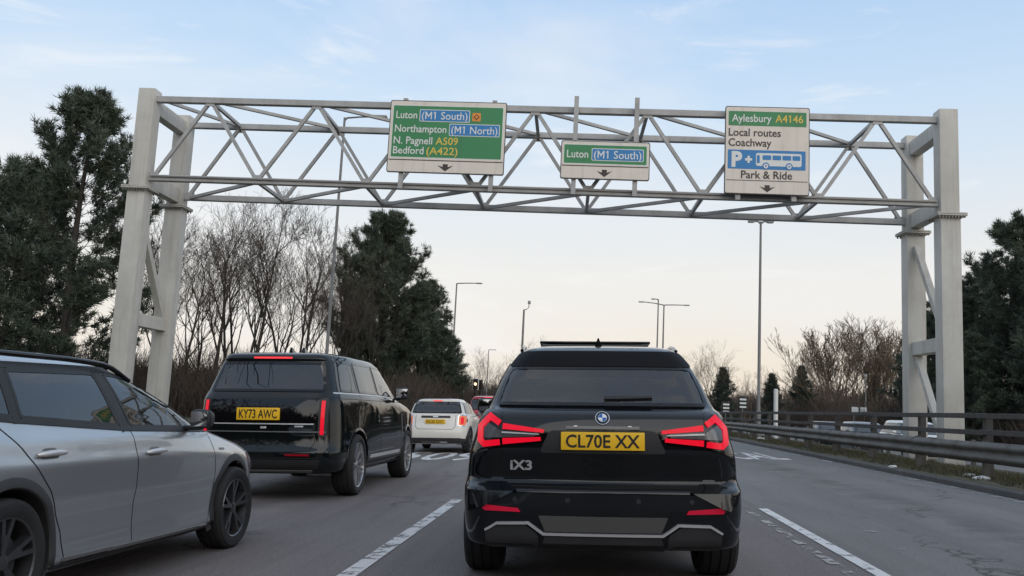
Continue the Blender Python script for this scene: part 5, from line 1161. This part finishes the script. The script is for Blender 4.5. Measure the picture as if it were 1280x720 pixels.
for i, (px, py, Y, key, lb) in enumerate(((880, 420, 100, 'multi', 'bare tree just right of the black SUV roof'), (862, 440, 110, 'slim2', 'bare tree behind the right roof rail of the black SUV'), (935, 462, 118, 'multi', 'bare tree between the conifers left of the tall lamp'), (985, 470, 120, 'multi', 'bare tree between the two distant conifers'), (603, 430, 105, 'multi', 'bare tree above the traffic lights'), (585, 452, 100, 'slim2', 'bare tree at the foot of the middle pine, right side'), (660, 418, 125, 'multi', 'bare tree behind the camera mast'), (693, 424, 130, 'slim2', 'faint bare tree left of the SUV roof fin'), (1135, 425, 88, 'vase', 'bare tree behind the rear right gantry leg'), (1022, 455, 112, 'multi', 'low bare tree left of the poplars'), (845, 448, 96, 'multi', 'low bare tree against the right edge of the SUV roof'), (898, 436, 104, 'slim2', 'bare tree left of the distant dark conifer'), (950, 455, 122, 'slim2', 'bare tree right behind the twin-head lamp post'), (628, 446, 118, 'multi', 'low bare tree between the traffic lights and the camera mast'), (676, 432, 128, 'multi', 'bare tree just right of the camera mast'), (1070, 425, 104, 'slim2', 'bare tree between the two tall poplars'), (1012, 430, 106, 'multi', 'bare tree at the left foot of the tall poplars'))):
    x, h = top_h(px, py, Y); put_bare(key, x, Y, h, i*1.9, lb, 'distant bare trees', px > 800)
# undergrowth and far woods: uncountable twig masses
def thicket(name, n, fx, fy, fh, mat, label, seed, spread=.35, rad=.012, Lr=(.5, 1.6)):
    r = np.random.default_rng(seed); x = fx(r, n); y = fy(r, n); hh = fh(x, y); z0 = np.array([gz(v) for v in x]); z = z0+hh*r.random(n)**1.15*.9; d = np.column_stack([r.normal(0, spread, n), r.normal(0, spread, n), np.abs(r.normal(1, .25, n))]); d /= np.linalg.norm(d, axis=1, keepdims=True)
    L = r.uniform(*Lr, n); a = np.column_stack([x, y, z]); b = a+d*L[:, None]; S = np.column_stack([a, b, np.full(n, rad), np.full(n, rad*.5)])
    o = seg_mesh(name, S, 3, mat); return tag(o, label, 'undergrowth', kind='stuff')
bump_ = lambda x, s_: .75+.25*np.sin(x*s_)+.15*np.sin(x*s_*2.7+1)
thicket('undergrowth', 26000, lambda r, n: r.uniform(-31, -7.8, n), lambda r, n: r.uniform(40, 58, n), lambda x, y: 2.6*bump_(x, .7), M_twig, 'brown leafless undergrowth below the bare trees on the left', 4, .4, .013)
thicket('undergrowth', 14000, lambda r, n: r.uniform(-46, -14, n), lambda r, n: r.uniform(44, 62, n), lambda x, y: 3.6*bump_(x, .5), M_twig, 'dense brown brush behind the left pines', 14, .4, .014)
thicket('hedge', 14000, lambda r, n: r.uniform(20.8, 24, n), lambda r, n: r.uniform(30, 100, n), lambda x, y: np.where(y > 62, 2.9, 1.8)*bump_(y, .5), M_twig, 'brown hedge along the far side of the opposite carriageway', 6, .5, .014)
M_wood_far = pmat('far_wood', (.105, .078, .062), .95, var=(.066, .052, .045))
thicket('far_wood', 16000, lambda r, n: r.uniform(-60, -4, n), lambda r, n: r.uniform(150, 190, n), lambda x, y: 6.5*bump_(x, .16)*np.clip(1-(x+8)/30, .3, 1), M_wood_far, 'far brown leafless wood beyond the traffic lights', 7, .55, .05, (1.2, 3))
thicket('far_wood', 20000, lambda r, n: r.uniform(12, 75, n), lambda r, n: r.uniform(125, 165, n), lambda x, y: 5.6*bump_(x, .2), M_wood_far, 'far brown wood behind the distant conifers on the right', 8, .55, .05, (1.2, 3))
thicket('far_wood', 9000, lambda r, n: r.uniform(-14, 16, n), lambda r, n: r.uniform(230, 280, n), lambda x, y: 6.5*bump_(x, .2), M_wood_far, 'far wood closing the road at the horizon', 9, .55, .07, (1.5, 3.5))
# unseen tree masses added outside the frame to darken reflections in the paintwork
thicket('reflection_wood', 16000, lambda r, n: np.where(r.random(n) < .5, r.uniform(-34, -9, n), r.uniform(21, 40, n)), lambda r, n: r.uniform(-60, 6, n), lambda x, y: np.where((x > 0) & (y > -12), 10., 12.0)*bump_(y, .3), M_wood_far, 'unseen leafless roadside trees, added for dark reflections in the cars', 10, .45, .05, (1.2, 3))
thicket('reflection_wood', 16000, lambda r, n: r.uniform(-55, 55, n), lambda r, n: r.uniform(-60, -30, n), lambda x, y: 14*bump_(x, .3), M_twig, 'unseen leafless wood behind the camera, added for dark reflections in the cars', 12, .45, .17, (1.5, 3.5))
